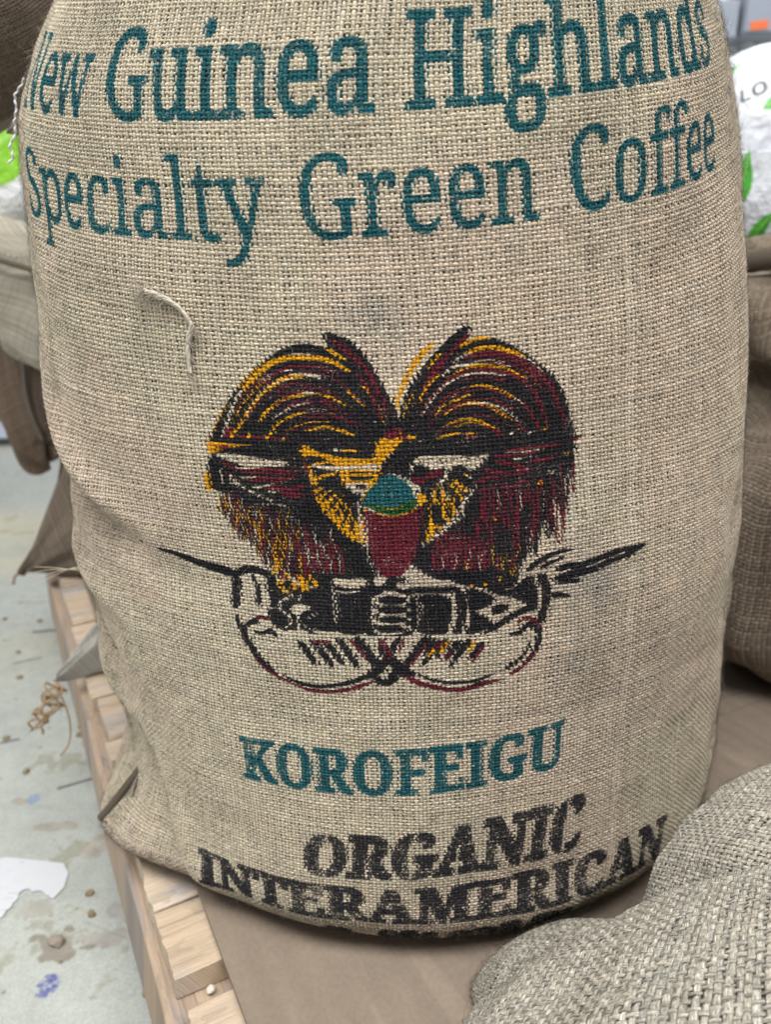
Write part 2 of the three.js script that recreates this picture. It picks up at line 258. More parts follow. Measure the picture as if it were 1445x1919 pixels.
const fold = (x, y, x0, y0, x1, y1, w) => { const dx = x1 - x0, dy = y1 - y0, l2 = dx * dx + dy * dy, t = clamp(((x - x0) * dx + (y - y0) * dy) / l2), d = Math.hypot(x - x0 - t * dx, y - y0 - t * dy); return Math.exp(-(d * d) / (w * w)) * Math.sin(Math.PI * clamp(t, 0.08, 0.92)); };
function sackPoint(u, v, out = 0) {                                   // cloth metres -> a point of the sack's skin
  const phi = u / UR, s = 0.03 * sstep(0.27, 0.42, v), fp = clamp(phi, -1.7, 1.7); let Y = v + 0.009 * fp * Math.exp(-Math.abs(Math.abs(phi) > 1.7 ? Math.abs(phi) - 1.7 : 0)) + s * fp * fp * (Math.abs(phi) > 1.7 ? Math.max(0, 1 - (Math.abs(phi) - 1.7) / 1.2) : 1);
  let a = table(KY, KA, Math.max(Y, 0)), c = table(KY, KC, Math.max(Y, 0)), y = Y;
  const r = 0.036;
  if (Y < r) { const th = Math.min((r - Y) / r, 1.9); y = r * (1 - Math.sin(Math.min(th, 1.5708))); a -= r * (1 - Math.cos(Math.min(th, 1.5708))) + Math.max(0, th - 1.5708) * r; }
  const ux = u * 1;
  let d = (fbm(ux * 9 + 5, v * 9, 3, 3) - 0.5) * 0.009 + (fbm(ux * 36, v * 36, 13, 2) - 0.5) * 0.0026;
  d += 0.0085 * fold(ux, v, -0.285, 0.335, -0.15, 0.262, 0.011) - 0.008 * fold(ux, v, -0.30, 0.302, -0.13, 0.244, 0.013) + 0.007 * fold(ux, v, -0.29, 0.25, -0.18, 0.205, 0.012) - 0.002 * fold(ux, v, -0.27, 0.37, -0.15, 0.34, 0.012);
  d += 0.005 * fold(ux, v, -0.19, 0.12, -0.13, 0.0, 0.012) - 0.008 * fold(ux, v, -0.225, 0.135, -0.155, 0.01, 0.016);   // the crease before the lower left corner
  d += 0.029 * Math.exp(-Math.pow((phi + 1.10) / 0.26, 2) - Math.pow((v - 0.016) / 0.028, 2)) - 0.011 * Math.exp(-Math.pow((phi + 1.2) / 0.4, 2) - Math.pow((v - 0.085) / 0.042, 2)); d -= 0.006 * fold(ux, v, -0.28, 0.20, -0.20, 0.15, 0.012) - 0.005 * fold(ux, v, -0.29, 0.17, -0.2, 0.115, 0.012);
  d += 0.002 * fold(ux, v, 0.21, 0.16, 0.27, 0.05, 0.014) - 0.002 * fold(ux, v, 0.24, 0.2, 0.29, 0.1, 0.014) + 0.0015 * fold(ux, v, 0.2, 0.34, 0.29, 0.2, 0.02);
  d += out;
  return [c + (a + d) * Math.sin(phi), FLOOR + y, 0.9 * a * Math.cos(phi) + d * Math.cos(phi)];
}
const U = 0.335, V0 = -0.022, V1 = 0.585;
const inkMap = (() => {
  const n = 2048, c = canvas(n, n), g = c.getContext('2d'), kx = n / 670, ky = n / 607;
  const INK = { k: '#14151e', m: '#5a1226', y: '#c98f00', t: '#0a525b', g: '#154a20', b: '#26262c' };
  const mm = () => g.setTransform(kx, 0, 0, -ky, 335 * kx, 585 * ky); mm();
  const pen = (q) => { g.globalCompositeOperation = q === 'e' ? 'destination-out' : 'source-over'; g.fillStyle = q === 'e' ? '#000' : INK[q]; };
  const rough = (p, w) => { const r = []; for (let i = 0; i < p.length; i++) { const h = (hash(i, p.length, Math.round(p[i][0] * 7)) - 0.5) * w; r.push([p[i][0] + h, p[i][1] + (hash(i, 3, Math.round(p[i][1] * 7)) - 0.5) * w]); } return r; };
  function spline(a, n2, closed) {
    const q = []; for (let i = 0; i < a.length; i += 2) q.push(V(a[i], a[i + 1], 0));
    return new THREE.CatmullRomCurve3(q, closed, 'centripetal').getPoints(n2).map((p) => [p.x, p.y]);
  }
  function path(p) { g.beginPath(); p.forEach((q, i) => (i ? g.lineTo(q[0], q[1]) : g.moveTo(q[0], q[1]))); g.closePath(); g.fill(); }
  function ln(q, w0, w1, a) {                                          // a brush stroke, mm on the cloth
    const p = spline(a, 26, false), L = [], R = []; pen(q);
    p.forEach((s, i) => { const A = p[Math.max(0, i - 1)], B = p[Math.min(p.length - 1, i + 1)], l = Math.hypot(B[0] - A[0], B[1] - A[1]) || 1, t = i / (p.length - 1), w = lerp(w0, w1, t) * (q === 'e' ? 0.6 : q === 'y' ? 0.7 : q === 'm' ? 0.78 : 0.86) * Math.min(1, 0.45 + 3.5 * t, 0.45 + 3.5 * (1 - t)); L.push([s[0] - (B[1] - A[1]) / l * w, s[1] + (B[0] - A[0]) / l * w]); R.unshift([s[0] + (B[1] - A[1]) / l * w, s[1] - (B[0] - A[0]) / l * w]); });
    path(rough([...L, ...R], 0.35));
  }
  function fill(q, a) { pen(q); path(rough(spline(a, a.length * 5, true), 0.5)); }
  function word(s, u0, u1, q, base, cap, bold, o = {}) {               // letters along a baseline v = base(u), cap height cap(u), all mm
    g.font = (bold ? 'bold ' : '') + '100px serif'; pen(q);
    const W = [...s].map((ch, i) => g.measureText(s.slice(0, i + 1)).width - g.measureText(s.slice(0, i)).width), T = W.reduce((x, y) => x + y, 0), sx = (u1 - u0) / T; let u = u0;
    [...s].forEach((ch, i) => {
      const w = W[i] * sx, m = u + w / 2, sl = (base(m + 2) - base(m - 2)) / 4, sy = cap(m) / 71.4;
      g.save(); g.translate(u, base(m) - sl * w / 2); g.transform(1, sl, o.slant ?? 0, 1, 0, 0); g.scale(sx, -sy);
      g.fillText(ch, 0, 0); if (o.heavy) { g.strokeStyle = INK[q]; g.lineWidth = o.heavy; g.strokeText(ch, 0, 0); }
      if (o.stencil && 'OGC'.includes(ch)) { g.globalCompositeOperation = 'destination-out'; g.fillRect(W[i] / 2 - 4, -80, 5, 26); g.fillRect(W[i] / 2 - 4, -16, 5, 20); }
      if (o.stencil && 'RA'.includes(ch)) { g.globalCompositeOperation = 'destination-out'; g.fillRect(W[i] * 0.44, -48, 4, 50); }
      g.restore(); pen(q); u += w;
    });
  }
  const quad = (c0, c1, c2) => (u) => c0 + c1 * u + c2 * u * u;
  const ng = quad(467, 0.0188, 0.000036), sg = quad(416.8, 0.0272, -0.000003), ko = quad(124.2, 0.0509, 0.000356), or = quad(66.8, 0.0306, -0.000159), it = quad(31.4, -0.0132, -0.00018);
  word('New', -240, -153, 't', ng, () => 36.5, false, { heavy: 3 }); word('Guinea', -141, -0.5, 't', ng, () => 38, false, { heavy: 3.5 }); word('Highlands', 11, 203, 't', ng, () => 38.5, false, { heavy: 3.5 });
  word('Specialty', -234, -52, 't', sg, () => 34, false, { heavy: 2 }); word('Green', -38.5, 70, 't', sg, () => 34, false, { heavy: 2 }); word('Coffee', 84, 205, 't', sg, () => 35, false, { heavy: 2 });
  word('KOROFEIGU', -103, 79.5, 't', ko, (u) => 28 + u * 0.01, true, { heavy: 5 });
  word('ORGANIC', -69, 93, 'b', or, (u) => 30 + u * 0.065, true, { heavy: 9, stencil: true, slant: 0.1 });
  word('INTERAMERICAN', -144, 168, 'b', it, (u) => 24.5 + Math.max(0, u) * 0.05, true, { heavy: 8 });
  for (const [u, w, h] of [[-52, 14, 3], [-20, 10, 5], [-8, 9, 6], [4, 8, 4], [22, 12, 3], [36, 14, 3], [52, 13, 5], [74, 16, 6], [88, 10, 4]]) fill('b', [u - w / 2, 3, u - w / 2, h + 17, u, h + 18.5, u + w / 2, h + 17, u + w / 2, 3]);   // the tops of a last line that turns under
  fill('y',[-94.9,317.4, -89.6,330.8, -82.1,341.4, -67.8,357.0, -53.8,366.0, -43.4,368.7, -33.9,366.3, -24.7,360.2, -11.7,342.7, -2.9,332.4, -4.0,319.5]);
  fill('k',[-92.9,323.8, -88.7,330.8, -79.0,344.8, -64.0,359.6, -53.5,366.7, -44.3,369.8, -34.8,369.2, -24.3,365.6, -12.9,357.6, -6.9,348.8, -1.9,338.7, -1.8,328.5, -5.1,320.8, -38.5,319.9, -63.9,323.9]);
  fill('k',[-33.9,366.6, -29.5,365.6, -30.9,370.4, -31.7,374.2, -30.1,375.5, -25.9,373.8, -20.6,372.0, -13.0,363.4, -6.8,350.6, -2.3,340.0, -1.7,329.2, -12.6,332.6, -22.7,355.3]);
  ln('e',1.3,0.7,[-87.5,324.5, -82.9,332.5, -76.6,344.4, -71.6,349.3, -61.9,358.4, -51.0,364.0]);
  ln('e',1.3,0.7,[-53.8,362.9, -46.8,364.7, -40.1,364.8, -31.0,363.2]);
  ln('y',2.1,1.6,[-74.0,347.6, -69.9,351.4, -61.9,358.4, -56.7,361.2, -50.3,363.3, -41.5,363.6, -31.0,362.6, -25.4,359.9, -21.1,357.3]);
  ln('y',0.94,1.9,[-82.0,324.8, -77.2,330.7, -72.4,337.2, -67.1,343.5, -60.8,349.2, -54.8,352.7, -47.8,354.8, -42.4,354.6]);
  ln('e',0.47,1.6,[-51.8,355.4, -45.6,356.3, -39.6,355.6, -34.5,354.2]);
  ln('e',0.7,0.7,[-64.1,352.3, -58.7,355.2, -53.0,357.4, -48.1,357.8]);
  ln('y',0.94,1.2,[-67.9,332.4, -64.5,336.2, -60.4,340.1, -54.4,344.0, -49.3,346.1, -43.1,346.8]);
  ln('e',0.94,0.47,[-44.5,347.2, -40.4,347.5, -37.1,347.1]);
  ln('y',0.7,0.94,[-67.0,324.2, -62.1,327.3, -58.7,331.5, -53.4,335.1, -46.8,337.7, -42.6,338.8]);
  ln('e',0.94,0.94,[-44.6,338.5, -39.8,339.4, -33.1,339.2]);
  ln('y',0.94,0.94,[-33.2,338.9, -29.3,337.5, -25.0,335.1]);
  ln('m',1.2,0.7,[-31.4,337.2, -26.9,335.5, -21.8,333.7, -18.0,331.9]);
  ln('y',0.94,1.2,[-44.3,329.5, -39.5,330.6, -35.3,331.4, -30.7,330.5, -26.2,329.1, -21.8,327.1]);
  ln('y',1.4,1.2,[-31.2,368.1, -28.1,365.9, -25.0,364.2, -22.6,362.6]);
  ln('y',0.7,0.7,[-32.5,346.3, -28.7,344.3, -23.4,340.6]);
  ln('y',0.94,0.94,[-24.1,349.0, -20.1,345.6, -15.6,340.8]);
  ln('y',1.2,0.7,[-16.1,350.9, -12.8,346.8, -10.6,342.0, -9.1,337.3, -7.5,332.4]);
  ln('m',0.94,0.94,[-62.7,351.7, -54.4,357.3, -45.9,359.8, -37.9,359.6, -31.5,358.3, -24.5,355.0]);
  ln('m',1.2,1.2,[-56.8,347.3, -52.4,350.1, -46.1,351.5, -39.3,351.7]);
  ln('m',0.7,1.2,[-56.6,336.5, -50.5,341.1, -44.2,342.5, -39.4,343.3]);
  ln('m',0.7,0.7,[-70.6,345.4, -62.8,351.1, -59.0,353.2]);
  ln('m',1.9,1.2,[-28.9,372.0, -23.4,368.1, -18.0,362.8, -12.8,356.1, -9.5,348.7, -5.2,336.5]);
  ln('m',0.94,0.94,[-18.6,356.2, -13.9,350.2, -10.7,341.4, -8.6,335.2]);
  ln('m',0.94,0.7,[-37.3,344.3, -32.8,342.3, -27.9,338.9]);
  fill('m',[-84.2,329.6, -81.1,330.5, -82.7,324.8, -85.8,324.6]);
  ln('m',1.6,0.94,[-79.5,325.4, -69.8,325.2, -62.5,325.1, -53.9,324.7]);
  ln('y',1.4,0.7,[-82.1,325.1, -80.0,328.5]);
  ln('y',1.4,0.7,[-74.1,324.9, -72.1,327.8]);
  ln('y',1.4,0.7,[-64.5,324.7, -62.7,327.4]);
  ln('y',1.4,0.7,[-56.8,323.9, -55.1,326.0]);
  ln('y',1.4,0.7,[-82.8,324.4, -78.0,330.0]);
  ln('k',1.6,2.1,[-93.6,323.4, -77.5,323.4, -55.6,322.9, -34.9,322.3, -11.7,321.4]);
  ln('y',1.4,0.94,[-93.7,321.3, -88.9,320.5]);
  ln('y',1.2,1.2,[-94.1,319.1, -93.6,317.4]);
  ln('m',1.2,0.94,[-90.6,320.1, -78.1,319.8, -64.6,319.8, -54.6,319.5]);
  ln('y',0.7,0.94,[-84.2,320.5, -75.6,320.7, -70.4,320.6, -66.4,320.4]);
  ln('y',0.7,0.47,[-63.2,320.2, -58.1,320.0]);
  ln('m',0.35,0.51,[-80.2,334.7, -75.1,343.3, -66.8,350.9, -57.7,357.2]);
  ln('y',0.36,0.51,[-80.1,331.5, -75.6,339.5, -68.7,346.8, -60.8,354.0]);
  ln('m',0.44,0.63,[-57.5,353.7, -42.3,357.3, -28.1,353.6, -15.9,341.7]);
  ln('e',0.33,0.47,[-75.5,333.0, -68.4,342.5, -58.5,351.1, -45.6,354.7]);
  ln('m',0.31,0.45,[-74.7,331.1, -70.5,338.2, -63.5,344.4, -56.1,350.4]);
  ln('k',0.45,0.64,[-53.9,349.2, -40.3,352.2, -27.2,348.5, -15.9,337.9]);
  ln('m',0.33,0.48,[-56.7,345.4, -48.3,348.6, -39.4,350.5, -30.3,348.1]);
  ln('m',0.46,0.66,[-60.1,340.5, -49.9,346.4, -38.1,348.9, -26.1,345.0]);
  ln('y',0.4,0.58,[-52.2,344.0, -44.6,345.8, -37.1,347.0, -29.4,344.5]);
  ln('m',0.3,0.43,[-56.3,339.0, -47.8,343.3, -38.4,345.1, -28.5,342.6]);
  ln('e',0.48,0.68,[-60.1,334.6, -54.2,338.3, -48.0,341.5, -41.0,342.8]);
  ln('m',0.33,0.47,[-49.1,339.3, -40.4,341.1, -31.5,340.3, -22.5,336.7]);
  ln('k',0.47,0.67,[-47.0,338.1, -38.6,339.5, -29.8,338.1, -21.3,334.3]);
  ln('m',0.36,0.51,[-47.3,336.0, -39.7,337.5, -31.9,337.1, -23.5,334.5]);
  ln('m',0.3,0.43,[-51.6,332.2, -45.1,334.9, -38.3,335.9, -30.9,335.1]);
  ln('y',0.27,0.39,[-55.1,328.5, -48.7,331.7, -40.9,333.7, -32.6,333.9]);
  ln('m',0.33,0.47,[-56.3,325.8, -52.6,328.6, -46.6,330.7, -39.7,332.1]);
  fill('k',[-93.6,316.2, -96.1,309.3, -97.8,299.7, -89.7,296.3, -82.9,287.0, -74.7,274.3, -66.6,261.4, -59.8,252.3, -45.9,247.8, -29.7,252.1, -19.2,253.5, -20.4,272.3, -30.0,279.3, -41.3,294.4, -45.1,306.6, -48.5,321.0, -69.6,322.1]);
  ln('k',2.8,1.9,[-93.1,313.2, -94.8,310.2, -95.4,305.3, -96.0,300.4]);
  ln('y',1.9,1.9,[-98.0,307.6, -98.8,302.1, -98.8,297.2]);
  fill('e',[-91.5,316.7, -83.4,317.0, -72.3,316.0, -63.6,314.5, -55.1,313.6, -56.2,312.4, -67.0,311.4, -78.0,311.1, -82.5,313.0, -90.1,315.3]);
  ln('m',1.4,0.85,[-89.3,313.5, -82.9,310.1, -76.6,307.6]);
  ln('m',2.1,1.3,[-80.5,309.3, -71.2,309.3, -63.4,309.2, -54.6,309.6]);
  ln('m',1.9,1.1,[-76.6,304.2, -67.8,305.2, -59.0,305.1, -51.1,307.7]);
  ln('m',2.1,1.3,[-68.5,300.3, -62.6,301.0, -55.8,300.3, -47.0,303.0]);
  ln('m',2.1,1.3,[-60.9,298.2, -55.2,297.4, -48.5,297.6]);
  ln('m',1.4,0.85,[-87.6,307.9, -83.9,303.8, -81.2,301.5]);
  ln('m',0.94,0.56,[-64.3,309.2, -57.3,308.0, -47.8,311.7]);
  ln('m',1.2,0.7,[-47.3,315.5, -46.4,311.7, -44.5,307.9]);
  ln('m',1.2,0.7,[-44.9,300.2, -43.4,297.2]);
  ln('e',0.7,0.35,[-82.8,310.6, -76.8,310.2, -68.0,310.9]);
  ln('e',0.94,0.47,[-81.6,305.3, -77.5,305.3, -71.7,306.2]);
  ln('e',0.94,0.47,[-75.1,300.6, -70.5,300.9, -63.1,303.4]);
  ln('e',0.94,0.47,[-67.7,299.3, -64.8,298.5, -61.2,299.6]);
  ln('e',1.6,0.82,[-85.6,306.5, -84.6,303.2, -81.7,301.4, -78.9,299.2]);
  ln('e',0.8,0.4,[-78.9,299.2, -74.5,297.5, -71.7,295.7, -66.4,294.2, -65.6,292.0]);
  ln('e',0.94,0.47,[-89.4,309.7, -90.9,301.8]);
  ln('e',1.2,0.59,[-63.3,291.6, -59.3,291.6]);
  ln('y',0.38,0.75,[-93.8,295.4, -93.4,291.8, -94.6,288.0]);
  ln('y',0.28,0.56,[-93.4,292.6, -93.5,291.1]);
  ln('k',0.42,0.85,[-93.2,297.0, -92.7,292.0, -94.3,286.7]);
  ln('m',0.42,0.85,[-92.0,294.6, -92.3,290.4, -93.7,286.1]);
  ln('k',0.42,0.85,[-91.4,297.8, -91.4,291.5, -93.3,285.1]);
  ln('y',0.28,0.56,[-91.3,292.2, -91.7,290.0]);
  ln('y',0.38,0.75,[-90.6,297.4, -90.6,291.5, -92.4,285.3]);
  ln('k',0.42,0.85,[-89.7,298.5, -90.0,291.1, -92.4,283.4]);
  ln('m',0.42,0.85,[-88.8,297.5, -89.4,290.9, -91.4,284.1]);
  ln('y',0.28,0.56,[-89.3,291.7, -89.8,288.9]);
  ln('e',0.26,0.52,[-87.9,297.6, -88.6,290.2, -90.9,282.5]);
  ln('k',0.42,0.85,[-86.9,299.0, -87.7,289.5, -90.5,279.7]);
  ln('m',0.42,0.85,[-86.0,298.5, -86.8,288.6, -89.6,278.2]);
  ln('y',0.28,0.56,[-86.6,289.8, -87.4,286.2]);
  ln('k',0.42,0.85,[-84.9,299.0, -85.9,287.9, -89.0,276.4]);
  ln('y',0.38,0.75,[-84.1,294.5, -85.3,285.7, -87.7,276.6]);
  ln('m',0.42,0.85,[-83.1,297.5, -84.3,286.1, -87.2,274.2]);
  ln('y',0.28,0.56,[-83.9,287.6, -84.8,283.2]);
  ln('k',0.42,0.85,[-81.9,298.9, -83.3,285.6, -86.7,271.7]);
  ln('e',0.26,0.52,[-81.2,295.5, -82.8,283.9, -86.0,271.7]);
  ln('k',0.42,0.85,[-80.1,298.1, -81.8,285.1, -85.4,271.4]);
  ln('y',0.28,0.56,[-81.5,286.4, -82.5,281.9]);
  ln('m',0.42,0.85,[-79.8,292.0, -81.3,283.4, -83.7,274.5]);
  ln('k',0.42,0.85,[-78.2,297.3, -80.2,284.6, -84.0,271.3]);
  ln('y',0.38,0.75,[-78.2,290.9, -80.2,281.2, -83.4,271.2]);
  ln('y',0.28,0.56,[-79.1,285.6, -80.2,281.2]);
  ln('k',0.42,0.85,[-76.5,296.5, -78.7,284.0, -82.7,271.0]);
  ln('m',0.42,0.85,[-76.5,290.0, -78.2,281.4, -80.9,272.5]);
  ln('k',0.42,0.85,[-74.6,295.9, -76.8,282.5, -80.9,268.3]);
  ln('y',0.28,0.56,[-76.5,283.8, -77.7,279.1]);
  ln('m',0.42,0.85,[-74.5,289.1, -76.4,279.3, -79.3,269.0]);
  ln('e',0.26,0.52,[-74.3,289.5, -77.0,278.0, -78.9,266.2]);
  ln('k',0.42,0.85,[-71.9,295.2, -75.5,279.7, -78.1,263.6]);
  ln('y',0.28,0.56,[-75.3,281.2, -76.3,275.9]);
  ln('y',0.38,0.75,[-71.9,291.4, -74.9,277.2, -77.1,262.5]);
  ln('m',0.42,0.85,[-70.8,291.5, -73.6,278.3, -75.7,264.6]);
  ln('k',0.42,0.85,[-69.0,294.1, -72.8,277.2, -75.5,259.5]);
  ln('y',0.28,0.56,[-72.4,278.9, -73.6,273.0]);
  ln('m',0.42,0.85,[-68.0,293.5, -71.9,276.5, -74.7,258.5]);
  ln('k',0.42,0.85,[-66.9,293.2, -71.0,275.6, -74.0,257.2]);
  ln('e',0.26,0.52,[-67.7,285.7, -70.7,272.0, -73.0,257.8]);
  ln('y',0.28,0.56,[-69.7,276.7, -71.0,270.4]);
  ln('k',0.42,0.85,[-64.9,292.2, -69.3,274.0, -72.4,255.0]);
  ln('m',0.42,0.85,[-64.1,290.8, -67.9,275.0, -70.9,258.6]);
  ln('k',0.42,0.85,[-62.8,291.5, -67.4,272.9, -70.9,253.4]);
  ln('y',0.28,0.56,[-67.0,274.8, -68.4,268.3]);
  ln('y',0.38,0.75,[-62.3,289.4, -66.8,271.7, -70.1,253.2]);
  ln('k',0.42,0.85,[-60.8,291.1, -65.7,272.2, -69.4,252.5]);
  ln('m',0.42,0.85,[-60.2,289.3, -64.6,272.7, -68.0,255.4]);
  ln('y',0.28,0.56,[-64.3,273.9, -65.7,267.2]);
  ln('k',0.42,0.85,[-58.7,290.7, -63.9,271.6, -67.9,251.6]);
  ln('y',0.38,0.75,[-57.7,290.2, -62.7,272.3, -66.7,253.6]);
  ln('k',0.42,0.85,[-56.7,290.4, -62.0,271.2, -66.0,251.2]);
  ln('y',0.28,0.56,[-61.5,273.2, -63.0,266.4]);
  ln('m',0.42,0.85,[-58.6,281.0, -61.8,266.8, -64.3,252.2]);
  ln('e',0.26,0.52,[-56.7,285.4, -59.9,270.8, -62.2,255.8]);
  ln('k',0.42,0.85,[-55.0,290.2, -58.7,271.7, -61.2,252.5]);
  ln('y',0.28,0.56,[-58.3,273.6, -59.3,267.2]);
  ln('m',0.42,0.85,[-56.1,281.3, -58.0,268.3, -59.3,255.1]);
  ln('k',0.42,0.85,[-53.9,290.1, -56.5,272.1, -57.9,253.3]);
  ln('y',0.38,0.75,[-53.8,286.4, -55.5,270.5, -56.4,253.9]);
  ln('y',0.28,0.56,[-55.2,274.1, -55.7,267.9]);
  fill('k',[-52.7,290.1, -48.2,292.2, -42.3,295.3, -38.9,282.9, -34.7,279.0, -35.3,262.0, -37.9,253.5, -47.5,253.1, -54.0,274.9]);
  ln('m',0.8,1.2,[-57.3,281.8, -55.1,265.5, -52.2,255.1]);
  ln('m',0.8,1.2,[-55.5,274.4, -53.3,265.6, -50.6,255.2]);
  ln('e',0.47,0.38,[-53.3,284.7, -51.6,265.7, -49.0,255.3]);
  ln('m',0.8,1.2,[-52.3,282.1, -49.8,265.7, -47.4,255.3]);
  ln('m',0.8,1.2,[-50.7,282.2, -48.0,265.8, -45.7,255.4]);
  ln('e',0.47,0.38,[-47.5,283.5, -46.3,265.9, -44.1,255.5]);
  ln('m',0.8,1.2,[-48.5,273.5, -44.6,266.0, -42.6,255.5]);
  ln('m',0.8,1.2,[-45.9,272.8, -42.9,266.0, -41.0,255.6]);
  ln('e',0.47,0.38,[-44.4,273.9, -41.1,266.1, -39.4,255.6]);
  ln('m',0.8,1.2,[-42.0,275.4, -39.5,266.1, -37.9,255.6]);
  ln('m',0.8,1.2,[-39.8,279.2, -37.8,266.1, -36.3,255.7]);
  ln('e',0.47,0.38,[-38.9,282.8, -36.0,266.2, -34.7,255.7]);
  ln('m',0.8,1.2,[-36.7,274.1, -34.4,266.2, -33.2,255.7]);
  ln('y',1.6,0.94,[-71.6,253.3, -67.8,258.4, -68.2,268.9]);
  ln('y',1.6,0.94,[-62.6,251.2, -63.3,253.9, -63.5,256.5]);
  ln('y',1.6,0.94,[-56.5,246.8, -56.6,250.6, -57.7,254.2]);
  ln('y',1.6,0.94,[-47.8,250.0, -50.1,251.9, -51.7,255.1]);
  ln('y',1.6,0.94,[-68.2,246.5, -68.9,249.7]);
  ln('y',1.6,0.94,[-61.2,245.4, -61.9,248.6]);
  ln('m',1.6,1.2,[-65.1,251.1, -66.6,256.3]);
  ln('m',1.6,1.2,[-58.1,250.5, -58.6,255.8]);
  ln('m',1.6,1.2,[-52.4,252.9, -54.4,257.1]);
  fill('k',[-1.8,328.5, -0.1,337.9, 3.5,347.0, 9.3,355.3, 16.3,363.4, 25.2,371.3, 33.2,375.7, 34.6,374.4, 30.3,367.6, 41.5,369.7, 52.8,365.3, 63.1,358.2, 73.5,348.9, 79.5,337.5, 82.6,324.9, 83.9,317.0, 58.6,314.9, 25.4,317.9, 3.4,320.5]);
  ln('y',0.94,2.3,[-1.9,338.4, -0.5,344.4, 3.3,352.3, 9.7,361.9, 17.3,368.9]);
  ln('e',0.7,0.47,[3.7,349.6, 9.4,357.3, 15.0,363.5, 20.4,366.5]);
  fill('m',[34.4,372.2, 30.9,367.7, 24.7,362.9, 21.1,357.9, 17.6,353.5, 13.3,347.8, 9.0,341.3, 11.5,349.2, 15.9,357.6, 24.2,364.9, 29.6,369.7]);
  ln('y',0.56,0.94,[8.4,341.3, 11.3,346.6, 15.5,351.6, 19.6,354.7]);
  ln('y',0.49,0.82,[10.1,337.9, 15.0,343.7, 19.2,347.4]);
  ln('y',0.42,0.7,[0.7,334.9, 3.8,341.6, 6.8,346.8]);
  ln('y',0.7,1.2,[13.9,357.0, 18.1,362.0, 20.2,363.9]);
  ln('m',0.7,1.2,[8.6,335.9, 15.0,344.3, 23.4,351.8, 31.5,355.8]);
  ln('m',0.56,0.94,[16.7,340.2, 22.9,345.2, 26.4,348.3]);
  ln('y',1.2,1.2,[28.8,365.9, 33.5,368.4, 38.9,369.4, 43.5,368.9]);
  ln('y',1.4,1.6,[31.9,363.0, 37.3,364.7, 42.7,365.0, 49.4,363.6, 54.8,361.2, 60.2,358.4]);
  ln('e',0.94,0.7,[25.8,359.5, 29.2,361.6, 34.6,362.8]);
  ln('e',0.47,0.7,[56.1,360.1, 61.6,357.6, 67.1,352.4, 69.2,348.8]);
  ln('m',1.6,1.4,[30.4,360.5, 37.1,362.3, 43.8,362.3, 50.6,360.8, 57.4,357.7, 64.2,352.7, 69.9,347.4, 73.2,341.0, 76.0,333.9, 79.5,323.8]);
  ln('e',0.94,1.2,[20.2,353.3, 25.0,357.0, 32.9,358.0, 41.0,359.0, 47.7,357.6, 53.1,355.2]);
  ln('y',0.47,0.94,[57.9,353.4, 62.7,349.5, 66.7,344.4]);
  ln('y',0.47,0.7,[29.5,356.0, 35.5,356.5, 42.2,356.3, 48.9,354.6]);
  ln('m',1.4,1.4,[32.7,354.4, 40.8,355.1, 48.8,353.0, 56.9,349.5, 62.4,343.6, 66.4,336.4, 69.7,323.7]);
  ln('e',0.94,0.7,[24.2,343.7, 26.9,345.9, 31.0,347.6]);
  ln('y',0.7,1.2,[32.3,347.8, 37.7,348.0, 43.0,346.6, 48.3,343.7, 53.7,340.5]);
  ln('e',0.7,0.47,[53.7,340.9, 57.8,337.4]);
  ln('m',0.94,1.4,[57.2,338.8, 61.1,332.9, 64.5,326.4, 65.2,323.5]);
  ln('m',0.94,0.94,[41.4,342.4, 48.0,338.4, 53.4,334.4]);
  ln('y',0.94,1.4,[19.0,334.2, 23.8,338.4, 30.6,340.2, 35.9,339.8, 41.2,338.0, 46.5,334.5, 51.9,330.5]);
  ln('m',0.7,1.4,[52.6,330.4, 55.9,326.6, 57.9,322.9]);
  ln('m',0.47,0.7,[19.8,336.6, 25.9,339.6, 31.9,341.2]);
  ln('y',0.7,0.94,[18.7,329.8, 24.1,331.8, 30.1,332.8, 35.4,331.7, 40.0,328.9, 43.3,326.5]);
  ln('m',0.7,2.1,[35.4,330.6, 42.0,327.3, 46.7,323.0]);
  ln('m',2.1,1.4,[28.3,324.2, 34.4,324.8]);
  ln('y',0.94,0.7,[15.7,324.4, 21.7,325.8, 27.1,326.4]);
  ln('y',0.7,0.7,[29.7,325.9, 33.7,325.6]);
  ln('y',0.94,0.94,[19.5,321.4, 24.1,321.8]);
  ln('y',0.7,0.47,[33.4,319.7, 36.8,319.7]);
  ln('k',1.9,2.3,[84.2,322.2, 72.6,322.6, 61.5,322.5, 47.2,321.9, 33.6,321.7, 13.5,321.7]);
  ln('m',1.6,0.47,[82.5,317.1, 84.9,317.9, 88.5,319.1]);
  ln('e',0.94,0.47,[50.2,323.7, 53.0,324.8]);
  ln('e',0.94,0.47,[59.0,322.8, 61.9,323.9]);
  ln('y',0.94,0.7,[67.1,324.3, 69.3,324.8]);
  ln('m',0.47,0.67,[38.4,361.3, 50.0,359.3, 60.7,353.4, 70.9,344.3]);
  ln('m',0.51,0.73,[32.9,358.4, 46.5,358.0, 59.1,352.3, 70.0,341.2]);
  ln('y',0.48,0.68,[21.7,352.5, 35.4,357.6, 48.5,355.6, 60.6,348.3]);
  ln('m',0.55,0.78,[14.0,343.3, 26.9,352.7, 41.8,354.9, 56.0,349.9]);
  ln('e',0.55,0.78,[9.5,335.5, 19.8,348.3, 34.9,353.8, 49.7,351.5]);
  ln('m',0.53,0.76,[27.2,349.4, 35.5,352.2, 43.3,350.8, 51.4,348.7]);
  ln('k',0.47,0.67,[11.8,335.5, 22.1,345.8, 36.0,350.1, 49.6,347.6]);
  ln('m',0.46,0.66,[10.8,332.7, 16.5,339.5, 23.5,344.5, 32.3,347.6]);
